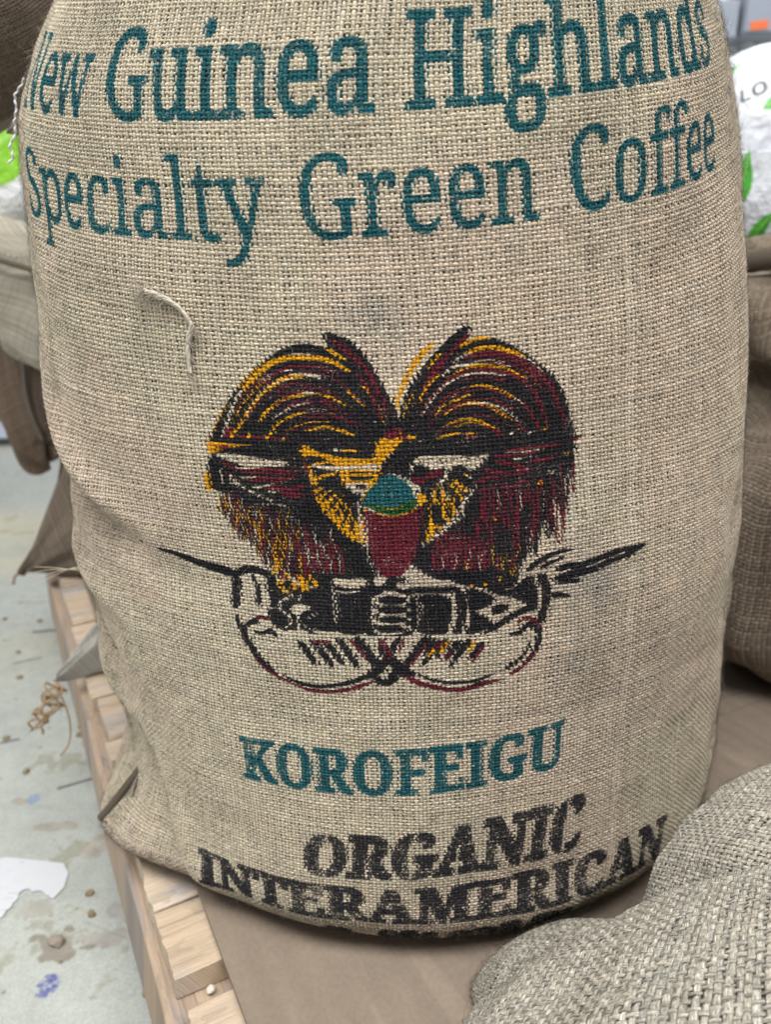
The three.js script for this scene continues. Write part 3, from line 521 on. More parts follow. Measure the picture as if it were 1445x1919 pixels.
  ln('m',0.54,0.77,[23.8,342.9, 35.4,346.3, 46.2,344.3, 55.5,337.6]);
  ln('y',0.54,0.77,[15.2,334.7, 19.8,339.7, 26.7,342.2, 33.9,344.6]);
  ln('m',0.33,0.47,[11.6,329.4, 19.1,337.2, 30.2,341.5, 41.2,341.2]);
  ln('e',0.53,0.75,[31.0,340.0, 40.7,339.3, 49.1,335.3, 55.7,328.6]);
  ln('m',0.35,0.5,[23.6,335.8, 34.0,338.6, 43.5,336.7, 51.3,331.2]);
  ln('k',0.53,0.76,[26.8,335.1, 34.1,336.6, 40.7,335.3, 46.5,332.3]);
  ln('m',0.43,0.62,[29.4,334.1, 36.5,334.1, 43.0,332.3, 48.4,328.6]);
  ln('m',0.45,0.65,[14.8,326.0, 18.3,328.2, 22.1,330.2, 27.7,331.8]);
  ln('y',0.46,0.65,[22.5,328.5, 31.1,330.9, 38.5,329.6, 44.7,326.5]);
  fill('k',[43.0,318.6, 61.2,314.6, 83.8,315.7, 80.5,304.3, 73.3,293.1, 67.3,283.6, 61.4,273.7, 57.3,263.9, 52.5,257.5, 48.3,246.2, 27.0,248.5, 6.6,255.8, -0.2,263.0, 14.9,278.7, 25.2,289.0, 32.1,304.2]);
  ln('m',1.2,0.82,[41.8,313.9, 53.4,313.2, 63.4,313.6]);
  ln('m',1.6,1.2,[42.6,311.4, 53.2,308.3, 60.5,304.5]);
  ln('m',1.2,0.82,[48.6,316.2, 60.9,316.1, 76.5,315.9]);
  ln('m',1.6,1.2,[59.8,309.6, 67.4,309.7, 73.2,310.4]);
  ln('m',1.4,0.99,[36.2,308.0, 46.1,305.1, 56.0,304.1]);
  ln('m',1.9,1.3,[52.1,306.4, 57.1,305.9, 60.0,305.6]);
  ln('m',1.2,0.82,[31.1,301.4, 38.4,303.8, 46.1,302.5]);
  ln('m',1.6,1.2,[50.8,298.5, 53.8,299.7, 56.9,300.9]);
  ln('m',1.2,0.82,[44.9,299.2, 48.8,298.7]);
  ln('m',1.2,0.82,[33.2,297.2, 39.0,297.2]);
  ln('e',0.52,0.52,[46.7,315.3, 58.5,314.6, 66.6,315.2]);
  ln('e',0.8,0.8,[51.4,311.7, 55.3,311.3]);
  ln('m',0.56,0.94,[63.1,303.2, 65.5,290.2, 67.4,277.0]);
  ln('m',0.63,1.1,[56.7,294.9, 57.0,289.8, 56.7,284.6]);
  ln('m',0.7,1.2,[62.3,297.3, 62.7,290.1, 62.6,282.8]);
  ln('m',0.7,1.2,[69.2,302.0, 69.2,295.2, 68.6,288.3]);
  ln('m',0.7,1.2,[75.4,306.7, 75.4,299.4, 74.8,292.1]);
  ln('m',0.63,1.1,[77.9,287.6, 77.1,283.6, 75.8,279.5]);
  ln('m',0.7,1.2,[82.0,296.3, 81.9,293.7, 81.1,291.3]);
  ln('m',0.99,1.6,[35.5,294.5, 35.7,288.8, 35.4,283.2]);
  ln('m',0.85,1.4,[29.7,284.7, 31.2,280.1, 32.1,275.6]);
  ln('m',0.56,0.94,[50.2,286.4, 49.9,276.5, 49.0,266.5]);
  ln('m',1.1,1.9,[32.4,280.8, 32.0,277.3, 31.0,273.7]);
  ln('m',0.99,1.6,[26.2,273.5, 26.8,270.6, 26.9,267.6]);
  ln('m',0.85,1.4,[22.7,279.0, 22.2,269.9, 21.3,260.5]);
  ln('m',0.85,1.4,[18.8,277.8, 18.8,269.9, 18.5,261.8]);
  ln('m',0.7,1.2,[35.6,266.3, 36.0,262.3, 35.8,258.3]);
  ln('m',0.7,1.2,[46.4,263.6, 46.6,260.1, 46.3,256.5]);
  ln('m',0.85,1.4,[40.4,264.3, 40.4,259.9, 39.8,255.6]);
  ln('y',1.4,0.99,[62.7,298.2, 65.3,299.7]);
  ln('y',1.2,0.82,[40.3,284.3, 40.4,281.7]);
  ln('y',1.6,1.2,[26.0,262.9, 26.1,258.0]);
  ln('y',0.7,0.49,[43.9,264.4, 43.0,255.3]);
  ln('y',0.94,0.66,[51.1,269.4, 49.9,260.5]);
  ln('y',0.94,0.66,[48.9,258.9, 47.7,251.4]);
  ln('y',0.94,0.66,[41.7,252.6, 40.9,248.9]);
  ln('y',1.4,0.99,[35.1,249.6, 33.6,248.1]);
  ln('y',1.2,0.82,[28.3,249.1, 27.5,248.0]);
  ln('y',1.4,0.99,[78.2,311.5, 79.9,310.3]);
  ln('y',0.47,0.33,[39.1,269.7, 38.4,259.0]);
  ln('e',0.7,0.42,[58.0,277.1, 56.6,262.3]);
  ln('e',0.94,0.56,[65.4,280.4, 63.4,267.9]);
  ln('e',0.7,0.42,[72.7,287.8, 72.3,281.6]);
  ln('e',0.59,0.35,[33.1,265.0, 32.5,259.6]);
  ln('e',1.4,0.85,[70.8,302.3, 70.3,303.9]);
  ln('e',0.7,0.42,[81.3,311.3, 81.2,308.9]);
  ln('k',3.1,1.5,[68.7,282.0, 68.3,275.6, 67.1,269.0]);
  ln('k',2.8,1.4,[62.3,282.9, 61.1,271.9, 59.1,260.9]);
  ln('k',2.8,1.4,[75.3,291.5, 75.3,286.4, 74.5,281.3]);
  ln('k',2.1,1.1,[81.8,311.8, 81.8,304.1, 80.9,296.4]);
  ln('m',1.2,1.4,[14.7,279.5, 11.2,269.3, 9.2,258.1]);
  ln('m',1.2,1.4,[17.4,278.8, 14.1,269.1, 12.2,257.9]);
  ln('e',0.38,0.38,[16.0,269.0, 13.4,257.9]);
  ln('m',1.2,1.4,[20.1,278.0, 17.0,269.0, 15.2,257.8]);
  ln('m',1.2,1.4,[22.8,277.1, 20.0,268.8, 18.1,257.6]);
  ln('e',0.38,0.38,[21.9,268.6, 19.3,257.5]);
  ln('m',1.2,1.4,[25.5,276.3, 23.0,268.5, 21.1,257.4]);
  ln('m',1.2,1.4,[28.2,275.5, 25.9,268.3, 24.1,257.1]);
  ln('e',0.38,0.38,[27.8,268.1, 25.3,257.0]);
  ln('m',1.2,1.4,[31.0,274.6, 28.9,268.0, 27.1,256.8]);
  ln('m',1.2,1.4,[33.8,273.7, 31.9,267.8, 30.1,256.6]);
  ln('e',0.38,0.38,[33.8,267.6, 31.4,256.4]);
  ln('m',1.2,1.4,[36.5,272.8, 34.9,267.4, 33.2,256.3]);
  ln('m',0.7,1.1,[36.6,305.8, 34.8,290.9, 32.6,277.1]);
  ln('m',0.7,1.1,[39.0,300.6, 37.6,290.7, 35.3,274.5]);
  ln('m',0.7,1.1,[42.2,306.3, 40.4,290.4, 37.9,269.6]);
  ln('e',0.38,0.38,[42.7,297.4, 41.6,286.2]);
  ln('m',0.7,1.1,[44.6,299.6, 43.2,290.2, 41.3,280.4]);
  ln('m',0.7,1.1,[47.6,301.5, 46.0,289.9, 43.9,275.8]);
  ln('m',0.7,1.1,[50.3,299.3, 48.9,289.6, 46.8,276.5]);
  ln('m',0.7,1.1,[53.4,303.4, 51.8,289.3, 49.6,273.6]);
  ln('e',0.38,0.38,[54.1,296.2, 53.0,285.0]);
  ln('m',0.7,1.1,[56.0,297.2, 54.7,288.9, 52.8,279.0]);
  ln('m',0.7,1.1,[59.2,303.7, 57.7,288.6, 55.4,270.9]);
  ln('m',0.7,1.1,[62.0,297.2, 60.6,288.3, 58.4,272.1]);
  ln('m',0.7,1.1,[65.0,300.5, 63.5,287.9, 61.2,266.6]);
  ln('e',0.38,0.38,[65.8,294.8, 64.9,283.6]);
  ln('m',0.7,1.1,[67.9,297.4, 66.6,287.6, 64.7,277.9]);
  ln('m',0.7,1.1,[70.9,296.2, 69.6,287.2, 67.6,275.6]);
  ln('m',0.7,1.1,[74.1,300.5, 72.6,286.8, 70.5,265.6]);
  ln('m',0.7,1.1,[77.2,299.1, 75.8,286.3, 73.7,265.7]);
  ln('e',0.38,0.38,[78.2,293.2, 77.2,282.0]);
  ln('m',1.2,0.59,[82.1,306.7, 81.4,300.0, 80.0,293.4]);
  ln('k',1.2,0.59,[79.5,305.1, 78.6,295.2, 77.1,285.2]);
  ln('k',1.2,0.59,[77.0,303.4, 76.2,295.6, 74.6,287.8]);
  ln('k',1.2,0.59,[74.3,301.8, 73.6,293.5, 71.9,285.2]);
  ln('m',1.2,0.59,[71.8,300.1, 70.9,290.0, 69.1,279.8]);
  ln('k',1.2,0.59,[69.3,298.4, 68.5,288.3, 66.5,278.2]);
  ln('k',1.2,0.59,[66.8,296.6, 65.9,285.2, 63.8,273.7]);
  ln('k',1.2,0.59,[64.3,294.9, 63.3,281.5, 61.1,268.0]);
  ln('m',1.2,0.59,[61.8,293.1, 60.9,279.9, 58.5,266.6]);
  ln('k',1.2,0.59,[59.4,291.4, 58.4,280.4, 56.1,269.4]);
  ln('k',1.2,0.59,[56.9,289.6, 55.9,276.8, 53.5,264.0]);
  ln('k',1.2,0.59,[54.5,287.8, 53.3,273.6, 51.0,259.1]);
  ln('m',1.2,0.59,[52.0,286.0, 50.9,271.4, 48.5,256.6]);
  fill('y',[-47.8,321.1, -37.9,324.6, -25.6,323.8, -13.7,319.8, -11.9,306.5, -18.1,298.6, -20.8,273.8, -27.8,275.1, -34.8,282.1, -41.6,291.7, -44.2,302.6, -45.8,311.9]);
  fill('k',[-46.6,324.4, -35.4,325.1, -23.1,323.6, -13.6,320.8, -13.5,316.6, -28.8,316.8, -41.0,319.9]);
  ln('y',0.7,0.94,[-29.4,316.9, -24.0,315.7, -18.6,315.3, -13.8,315.6]);
  ln('y',0.7,0.7,[-29.1,319.7, -24.9,320.1, -20.9,319.5]);
  ln('e',0.94,1.2,[-32.8,320.8, -29.8,320.1]);
  fill('k',[-49.0,316.6, -38.4,316.8, -32.6,312.5, -29.8,305.8, -38.6,302.0, -45.3,312.3]);
  ln('y',0.7,0.94,[-45.4,311.6, -40.2,313.8, -34.4,314.7]);
  ln('y',0.7,0.94,[-37.6,317.9, -34.2,317.5, -31.6,315.4]);
  ln('y',1.2,0.7,[-48.7,319.6, -43.1,319.6, -46.9,316.7]);
  ln('y',0.94,1.2,[-44.7,310.9, -42.4,306.5, -37.2,308.0, -32.3,309.1]);
  ln('y',1.2,2.1,[-32.4,314.6, -30.1,309.5, -27.8,305.1, -22.3,304.7, -17.5,305.0]);
  fill('e',[-43.7,313.1, -31.9,312.5, -21.5,312.8, -11.6,313.0, -12.5,310.4, -21.7,310.9, -31.4,310.3, -40.4,311.3]);
  ln('k',1.2,0.94,[-26.7,309.1, -20.5,308.8, -13.7,309.0]);
  ln('y',0.7,0.7,[-25.7,308.4, -19.9,308.6, -14.4,308.6]);
  ln('k',1.2,0.94,[-26.9,306.6, -20.8,306.5, -14.2,306.8]);
  fill('e',[-27.9,303.6, -17.6,303.1, -20.1,298.3, -24.3,298.4, -27.5,301.4]);
  fill('k',[-23.4,303.6, -19.7,303.2, -18.1,301.6, -22.6,301.4]);
  ln('k',1.6,0.94,[-29.2,304.4, -36.5,301.6, -43.4,297.5]);
  ln('k',1.6,0.94,[-28.7,302.9, -34.9,299.3, -40.9,294.5]);
  ln('k',1.6,0.94,[-27.4,302.1, -32.7,296.7, -37.8,290.0]);
  ln('k',1.6,0.94,[-26.4,301.4, -30.4,294.1, -35.4,285.5]);
  ln('k',1.6,0.94,[-25.5,300.2, -28.4,291.3, -32.3,280.8]);
  ln('k',1.6,0.94,[-24.6,299.1, -26.0,289.1, -28.3,277.8]);
  ln('k',1.6,0.94,[-23.2,299.1, -23.9,292.2, -25.6,284.0]);
  ln('k',1.6,0.94,[-21.5,298.3, -22.0,291.8, -23.6,283.9]);
  ln('k',1.6,0.94,[-30.5,305.8, -37.6,304.1, -44.4,301.2]);
  ln('e',0.7,1.2,[-21.2,298.3, -22.6,290.0, -22.0,277.7, -22.3,270.0]);
  fill('y',[-13.1,319.6, -9.5,325.9, -3.3,327.2, -0.5,329.9, -0.2,324.2, -4.6,320.1, -9.8,314.4, -12.0,312.2, -13.3,313.7]);
  fill('m',[-8.8,326.3, -4.2,325.1, -1.3,327.1, -0.5,329.9, -3.7,330.8]);
  ln('m',1.9,1.9,[0.0,327.8, 1.1,324.1]);
  ln('y',1.9,1.4,[2.3,326.3, 5.9,325.3]);
  fill('k',[-12.5,307.1, -10.6,312.9, -4.7,319.3, -1.0,323.5, 3.8,324.0, 13.0,321.4, 39.7,318.7, 40.3,315.1, 19.5,315.9, 5.2,315.3, 2.0,308.9, 1.0,304.4, -2.4,305.4, -5.5,308.4, -9.0,307.7, -13.4,304.5]);
  fill('e',[1.4,305.2, 2.2,310.3, 3.8,313.5, 5.8,315.1, 12.5,313.8, 18.8,315.9, 26.2,313.6, 39.5,315.1, 38.0,312.7, 31.6,310.0, 21.3,311.8, 19.6,306.4, 15.9,302.9, 11.7,301.6, 4.7,300.2, -1.7,305.5, -5.6,308.0, -2.2,307.1]);
  ln('k',0.35,0.59,[7.7,313.2, 9.2,314.6]);
  ln('k',0.35,0.59,[11.3,314.4, 12.7,315.0]);
  ln('k',0.35,0.59,[14.8,313.2, 16.3,314.8]);
  ln('k',0.35,0.59,[18.4,313.4, 19.8,313.8]);
  ln('k',0.35,0.59,[21.9,313.7, 23.4,314.2]);
  ln('k',0.35,0.59,[25.5,313.8, 27.0,314.8]);
  ln('k',0.35,0.59,[29.1,313.3, 30.5,314.5]);
  ln('k',0.35,0.59,[32.7,313.3, 34.2,314.7]);
  ln('k',0.35,0.59,[36.3,313.4, 37.8,313.8]);
  fill('k',[2.7,309.5, 5.6,312.4, 13.6,309.7, 18.4,310.2, 17.9,306.5, 13.8,302.4, 7.5,301.2, 2.3,304.4]);
  fill('m',[2.5,306.7, 7.2,305.7, 12.2,309.1, 17.4,309.5, 15.4,306.0, 9.2,304.8, 7.7,302.7, 3.6,303.6]);
  fill('k',[20.4,309.3, 26.1,311.1, 30.7,307.9, 35.8,310.3, 32.5,302.6, 28.6,295.4, 24.2,291.2, 21.8,286.0, 17.3,282.6, 12.9,278.2, 7.0,273.0, 4.9,273.9, 6.4,289.2, 5.2,297.6, 6.9,301.2, 13.8,302.4, 18.7,304.3]);
  fill('y',[4.5,297.6, 8.0,297.4, 10.5,283.7, 12.4,281.2, 7.0,273.0, 5.2,273.2, 7.0,283.1, 4.8,291.6]);
  ln('y',1.2,1.6,[11.6,300.2, 12.6,295.0, 13.8,291.9]);
  ln('y',1.2,1.6,[14.5,302.3, 17.3,293.2, 16.6,286.4, 19.5,282.4]);
  ln('y',0.99,1.4,[19.7,296.7, 20.6,289.9, 21.8,286.0]);
  ln('y',1.2,1.6,[21.5,304.1, 25.4,300.1, 28.1,297.6]);
  ln('y',0.82,1.2,[19.3,302.7, 23.2,298.0, 25.7,293.3]);
  ln('y',0.99,1.4,[12.4,281.2, 15.1,279.6]);
  ln('y',0.82,1.2,[27.2,306.7, 29.2,305.8]);
  ln('e',0.42,0.42,[16.0,303.7, 17.0,299.2, 18.8,293.9]);
  ln('e',0.82,0.82,[31.1,301.9, 30.1,296.7, 25.7,292.6, 24.6,285.8, 20.9,283.0, 15.7,278.8, 9.0,273.0]);
  ln('e',0.47,0.47,[10.3,301.1, 11.9,295.0]);
  ln('e',0.7,0.7,[27.9,305.8, 30.5,304.2]);
  fill('m',[-20.8,289.9, -16.3,289.8, -7.8,286.9, 1.1,289.9, 6.3,291.8, 6.0,281.4, 2.7,270.4, -2.2,259.6, -8.8,254.6, -15.1,256.4, -18.4,265.2, -20.6,276.5]);
  fill('t',[-6.8,308.2, -9.8,307.5, -13.3,305.0, -17.4,300.7, -19.7,297.2, -20.6,292.4, -18.7,290.9, -15.3,290.4, -8.3,289.7, -0.1,290.5, 4.1,292.5, 3.2,297.9, 1.6,302.1, -2.6,305.7]);
  fill('g',[-20.6,292.4, -16.0,293.6, -7.5,291.5, -1.0,294.0, 4.0,295.2, 3.5,291.4, -0.2,288.8, -8.5,287.5, -15.3,289.8]);
  ln('y',0.47,0.59,[-15.4,289.0, -11.5,287.5, -6.6,287.1, -0.2,288.6, 3.5,291.1]);
  ln('y',0.35,0.35,[-13.2,291.7, -7.5,290.7, -2.4,292.2]);
  ln('e',0.7,0.7,[-21.4,291.8, -17.7,291.0, -15.4,288.7]);
  ln('e',0.7,0.94,[-0.2,304.8, 3.1,300.1, 4.3,295.2]);
  ln('k',2.1,1.4,[7.6,293.6, 7.1,282.7, 4.9,273.1, 0.7,261.8]);
  ln('k',0.94,1.6,[-22.3,270.9, -18.7,260.9, -17.0,255.1]);
  ln('e',0.47,0.47,[-20.7,288.2, -21.1,276.5, -19.9,262.4, -18.5,256.5]);
  ln('k',0.47,0.7,[-164.5,260.6, -157.6,260.3]);
  ln('k',1.2,3.8,[-146.9,259.7, -128.6,258.1, -107.5,254.7, -90.1,252.0]);
  ln('k',2.8,2.1,[-92.3,251.7, -85.0,255.6, -77.5,255.1, -69.2,251.6]);
  ln('k',3.5,3.3,[-91.4,251.8, -93.2,243.0, -95.3,231.7]);
  ln('k',1.9,1.9,[-95.3,228.6, -93.8,221.5, -91.7,217.9]);
  ln('k',1.2,2.1,[-82.8,253.4, -80.2,246.1, -81.0,234.6]);
  fill('k',[-74.0,256.2, -71.1,253.6, -68.8,250.4, -62.3,250.9, -57.5,247.8, -52.5,247.1, -46.2,248.4, -38.9,247.3, -40.3,224.3, -48.4,223.8, -54.8,224.2, -62.6,223.3, -68.7,222.6, -74.9,227.4, -75.7,233.6, -73.6,238.1, -74.9,244.3]);
  ln('e',0.94,0.94,[-68.9,247.3, -62.5,242.8, -68.6,238.4, -69.1,235.1, -63.8,230.6, -63.1,227.9, -68.0,223.1]);
  fill('e',[-63.7,234.7, -58.4,238.4, -53.2,236.2, -54.8,233.4, -59.1,231.9]);
  ln('e',0.94,0.94,[-58.0,243.3, -58.2,239.5]);
  ln('e',0.94,0.94,[-48.4,234.2, -54.6,228.5, -48.7,223.9]);
  ln('e',1.4,1.2,[-59.4,231.7, -58.7,228.2, -60.4,222.4]);
  ln('e',0.7,0.7,[-48.0,242.2, -52.0,239.1, -53.7,235.6]);
  ln('e',0.7,0.7,[-53.5,224.4, -57.0,226.9]);
  fill('y',[-61.8,248.9, -59.8,249.7, -58.9,246.3, -61.5,245.5]);
  fill('y',[-57.4,254.6, -54.5,252.8, -53.0,248.1, -52.6,245.4, -55.9,245.1, -57.3,249.2]);
  ln('y',1.6,1.9,[-69.1,248.3, -66.1,250.6]);
  ln('y',1.6,1.2,[-50.7,252.9, -48.5,249.0, -47.0,245.7]);
  ln('y',1.4,1.4,[-67.7,247.8, -65.0,243.2]);
  fill('k',[-57.3,243.0, -51.9,246.8, -46.2,247.7, -44.7,251.2, -40.7,247.9, -40.0,227.9, -40.9,224.4, -48.4,224.0, -55.7,228.4, -48.7,234.6, -53.4,237.7, -53.8,233.6, -57.3,231.2, -58.2,228.3, -54.6,225.0, -49.9,221.8, -52.5,221.6, -57.9,225.4, -58.7,229.6, -57.0,234.0, -53.7,235.6, -57.5,240.9]);
  fill('k',[-40.0,249.3, -32.8,248.5, -24.9,249.6, -24.0,254.3, -19.4,253.0, -18.6,247.0, -14.9,249.7, -13.5,252.9, -4.0,254.8, -4.2,252.0, -10.2,248.9, -14.5,246.2, -20.1,241.5, -21.2,235.3, -21.0,228.4, -23.1,224.2, -40.3,224.1, -39.7,245.3]);
  ln('e',0.7,0.94,[-39.7,248.6, -39.2,241.9, -39.0,234.9, -39.7,228.7]);
  ln('e',0.82,0.7,[-39.6,246.3, -33.6,245.8, -26.9,247.0]);
  ln('e',0.94,0.94,[-24.6,242.2, -24.1,235.4, -24.9,228.4, -26.4,225.5]);
  ln('e',0.59,0.59,[-20.6,242.8, -21.5,235.3, -21.3,228.4, -22.5,224.9]);
  fill('e',[-39.6,253.1, -32.4,253.0, -23.4,254.0, -23.1,250.3, -31.5,249.2, -38.7,249.4]);
  fill('e',[-12.0,252.6, -1.2,251.7, 18.2,252.0, 19.3,247.7, 4.7,248.6, -5.5,249.8]);
  fill('k',[-24.7,245.1, -15.8,249.9, -7.4,249.1, -1.5,245.4, 0.7,234.1, -2.1,222.8, -15.1,221.9, -25.0,223.0, -26.6,234.5]);
  fill('e',[-20.8,242.3, -17.2,247.1, -11.1,247.6, -5.4,246.4, -2.2,242.7, -1.2,234.2, -3.5,225.0, -12.6,222.5, -20.0,223.6, -21.9,228.8, -21.9,235.3]);
  fill('k',[-20.6,250.0, -15.7,250.6, -8.4,251.2, -7.0,254.6, -11.8,255.4, -14.0,249.9, -16.0,245.8, -24.7,243.7, -23.3,247.2]);
  fill('k',[-4.2,242.2, -5.3,240.9, -7.9,240.0, -11.5,239.7, -15.1,240.1, -17.7,241.1, -18.6,242.4, -17.5,243.7, -14.8,244.7, -11.2,245.0, -7.7,244.6, -5.1,243.5]);
  fill('k',[-3.6,236.5, -4.7,235.3, -7.5,234.5, -11.3,234.3, -15.0,234.6, -17.7,235.6, -18.7,236.9, -17.6,238.2, -14.7,239.0, -11.0,239.3, -7.2,238.9, -4.5,237.9]);
  fill('k',[-4.5,231.1, -5.6,230.0, -8.3,229.2, -11.9,229.0, -15.5,229.4, -18.1,230.1, -19.0,231.3, -17.9,232.5, -15.2,233.2, -11.6,233.5, -8.0,233.1, -5.4,232.3]);
  fill('k',[-6.1,225.7, -7.1,224.6, -9.7,223.7, -13.1,223.5, -16.6,223.8, -19.1,224.7, -19.9,225.9, -18.9,227.2, -16.3,228.0, -12.8,228.3, -9.4,228.0, -7.0,227.0]);
  fill('k',[-1.8,239.2, -2.0,238.2, -2.6,237.6, -3.4,237.4, -4.2,237.6, -4.8,238.3, -4.9,239.2, -4.7,240.2, -4.1,240.8, -3.2,241.0, -2.5,240.8, -1.9,240.0]);
  fill('k',[-1.6,233.6, -1.9,232.7, -2.6,231.9, -3.4,231.7, -4.3,231.9, -4.9,232.8, -5.1,233.7, -4.8,234.7, -4.1,235.4, -3.2,235.7, -2.4,235.3, -1.8,234.6]);
  fill('k',[-2.6,228.9, -2.9,227.9, -3.5,227.3, -4.3,227.1, -5.1,227.3, -5.6,228.0, -5.8,229.0, -5.5,229.9, -4.9,230.6, -4.1,230.8, -3.3,230.5, -2.8,229.9]);
  fill('k',[-4.5,223.9, -4.8,223.0, -5.4,222.4, -6.1,222.3, -6.8,222.5, -7.3,223.1, -7.5,224.0, -7.3,224.8, -6.7,225.5, -5.9,225.7, -5.2,225.5, -4.7,224.7]);
  fill('k',[-18.1,238.7, -18.3,237.9, -18.9,237.3, -19.7,237.1, -20.4,237.3, -20.9,237.9, -21.0,238.7, -20.8,239.6, -20.2,240.2, -19.4,240.5, -18.7,240.3, -18.2,239.6]);
  fill('k',[-17.8,233.4, -18.1,232.6, -18.7,231.9, -19.4,231.8, -20.1,232.0, -20.6,232.6, -20.8,233.4, -20.5,234.3, -19.9,234.9, -19.2,235.2, -18.5,235.0, -18.0,234.3]);
  fill('k',[-18.5,227.3, -18.8,226.5, -19.4,225.8, -20.1,225.6, -20.9,225.9, -21.4,226.4, -21.5,227.4, -21.2,228.3, -20.7,228.9, -19.9,229.1, -19.2,228.9, -18.7,228.3]);
  ln('k',2.1,2.3,[-2.2,244.4, -0.3,239.1, -0.3,232.8, -1.9,225.6]);
  ln('k',1.2,1.9,[1.5,245.3, 2.6,243.1, 1.9,241.1]);
  fill('k',[3.3,244.5, 10.6,244.9, 16.6,242.4, 17.5,233.2, 16.0,226.1, 14.6,222.6, 0.4,223.4, -0.1,225.6, 2.0,230.5, 3.0,237.6]);
  ln('k',2.1,1.9,[-8.1,247.0, 1.6,247.7, 11.9,247.2, 19.8,247.0, 22.2,244.0]);
  fill('k',[19.3,247.0, 22.9,246.0, 25.1,237.4, 24.2,229.7, 21.5,222.0, 17.7,222.4, 19.9,230.1, 20.2,237.8]);
  fill('k',[25.4,247.2, 32.8,245.2, 38.9,240.7, 36.4,237.0, 26.8,234.5, 25.1,239.6]);
  fill('k',[26.8,234.5, 32.4,231.8, 38.0,226.1, 32.2,222.5, 24.0,221.4, 26.0,228.1]);
  fill('k',[36.9,234.9, 40.2,237.0, 45.3,235.9, 45.8,234.2, 42.0,231.4, 38.1,231.1]);
  fill('k',[34.0,246.5, 39.0,246.6, 44.8,244.9, 50.0,246.7, 53.2,249.8, 58.4,250.5, 61.1,242.3, 61.0,233.1, 54.4,235.5, 45.3,241.0, 39.6,242.7]);
  ln('k',1.9,2.6,[32.1,221.0, 41.2,225.7, 49.7,230.4, 57.7,232.9, 60.4,231.0]);
  ln('e',0.82,0.7,[59.2,248.9, 61.1,242.3, 61.4,235.2, 60.4,228.1]);
  fill('k',[60.5,250.8, 64.4,251.0, 67.2,244.9, 67.9,237.0, 66.5,230.8, 63.7,222.5, 60.4,225.2, 62.4,232.8, 63.1,240.6]);
  ln('m',0.94,1.9,[50.3,224.6, 54.3,227.6, 58.3,225.5, 62.4,220.4]);
  ln('k',1.4,2.3,[45.0,219.4, 51.0,219.3, 56.3,223.7, 61.0,219.2, 63.0,217.5]);
  ln('k',2.3,1.4,[61.7,217.6, 61.0,211.9, 58.2,205.6, 54.1,201.1]);
  ln('m',0.94,1.6,[60.3,207.5, 56.2,202.2, 50.7,197.8, 46.0,194.8]);
  ln('k',0.94,1.6,[56.9,214.0, 54.1,207.1, 48.7,201.9, 43.4,198.2]);
  ln('k',1.2,0.94,[38.7,196.6, 30.9,193.8, 21.3,192.8, 12.4,194.0, 4.2,196.7, -1.3,200.7]);
  ln('k',0.94,0.94,[38.2,192.0, 29.6,191.3, 23.8,189.2]);
  ln('m',1.4,2.1,[42.8,192.5, 36.2,191.5, 27.7,189.2, 20.0,188.5, 11.1,190.3, 3.5,193.0, -4.0,196.3, -11.2,203.1]);
  ln('m',1.6,1.6,[-17.6,220.9, -13.9,211.4, -8.7,203.2, -2.7,196.2]);
  ln('k',1.4,1.9,[-12.2,208.3, -6.3,202.3, -1.4,198.4]);
  ln('k',2.8,2.6,[5.3,221.8, 0.6,214.0, -5.4,206.1, -11.4,200.1, -17.3,194.2]);
  ln('k',3.3,3.3,[-18.4,218.6, -15.8,211.3, -9.9,203.9, -3.9,199.3]);
  ln('m',0.94,1.2,[5.1,218.1, 0.4,211.0, -4.3,204.5]);
  ln('k',1.9,2.1,[-7.7,221.5, -11.7,216.4, -15.4,206.9, -20.7,203.1, -25.3,199.4]);
  ln('m',1.4,1.2,[-7.2,220.0, -9.4,212.7]);
  ln('k',2.6,1.4,[12.0,219.2, 6.7,211.5, 1.3,203.5]);
  ln('k',2.6,1.4,[15.7,218.9, 12.1,213.4, 8.4,207.7]);
  ln('k',2.6,1.4,[20.7,218.5, 16.7,212.2, 12.7,205.9]);
  ln('k',2.6,1.4,[25.8,218.8, 20.4,210.5, 15.1,202.0]);
  ln('k',2.6,1.4,[32.7,216.6, 29.0,211.5, 25.4,206.3]);
  ln('k',2.6,1.4,[7.7,220.1, 5.6,215.1, 3.5,210.1]);
  ln('m',1.4,0.94,[32.6,214.4, 26.6,204.0]);
  ln('m',1.4,0.94,[18.0,212.1, 12.8,206.6]);
  ln('m',1.4,0.94,[13.2,218.4, 4.1,209.3]);
  ln('y',0.94,1.4,[15.7,218.9, 10.7,210.5]);
  ln('y',0.94,1.4,[29.3,218.8, 24.6,210.5]);
  ln('y',0.94,1.4,[8.7,214.3, 5.3,209.3]);
  ln('k',2.8,2.6,[-89.5,223.3, -91.7,217.2, -87.6,209.7, -83.5,202.8, -78.9,198.3, -74.4,194.4]);
  ln('m',0.94,1.4,[-86.9,204.6, -81.1,198.0, -75.0,194.4, -65.8,190.3]);
  ln('m',1.2,1.4,[-85.7,224.6, -80.8,228.9, -74.8,228.0]);
  ln('k',1.4,2.3,[-89.5,222.6, -85.5,225.4, -81.2,226.6]);
  fill('k',[-86.3,220.1, -79.0,221.2, -75.4,223.3, -71.9,221.2, -71.9,218.3, -75.8,219.7, -82.2,218.2]);
  ln('k',1.2,1.9,[-71.5,195.6, -64.3,192.0, -53.8,190.1, -43.4,191.6, -34.4,194.4, -24.8,199.1, -18.4,204.3]);
  ln('m',1.2,1.6,[-67.1,190.6, -57.3,187.5, -47.5,187.3, -37.8,189.1, -29.5,192.4, -21.9,195.6]);
  ln('k',2.6,2.1,[-60.0,217.4, -55.8,210.6, -51.7,202.9]);
  ln('k',2.6,2.1,[-53.4,218.7, -48.3,211.2, -43.3,202.8]);
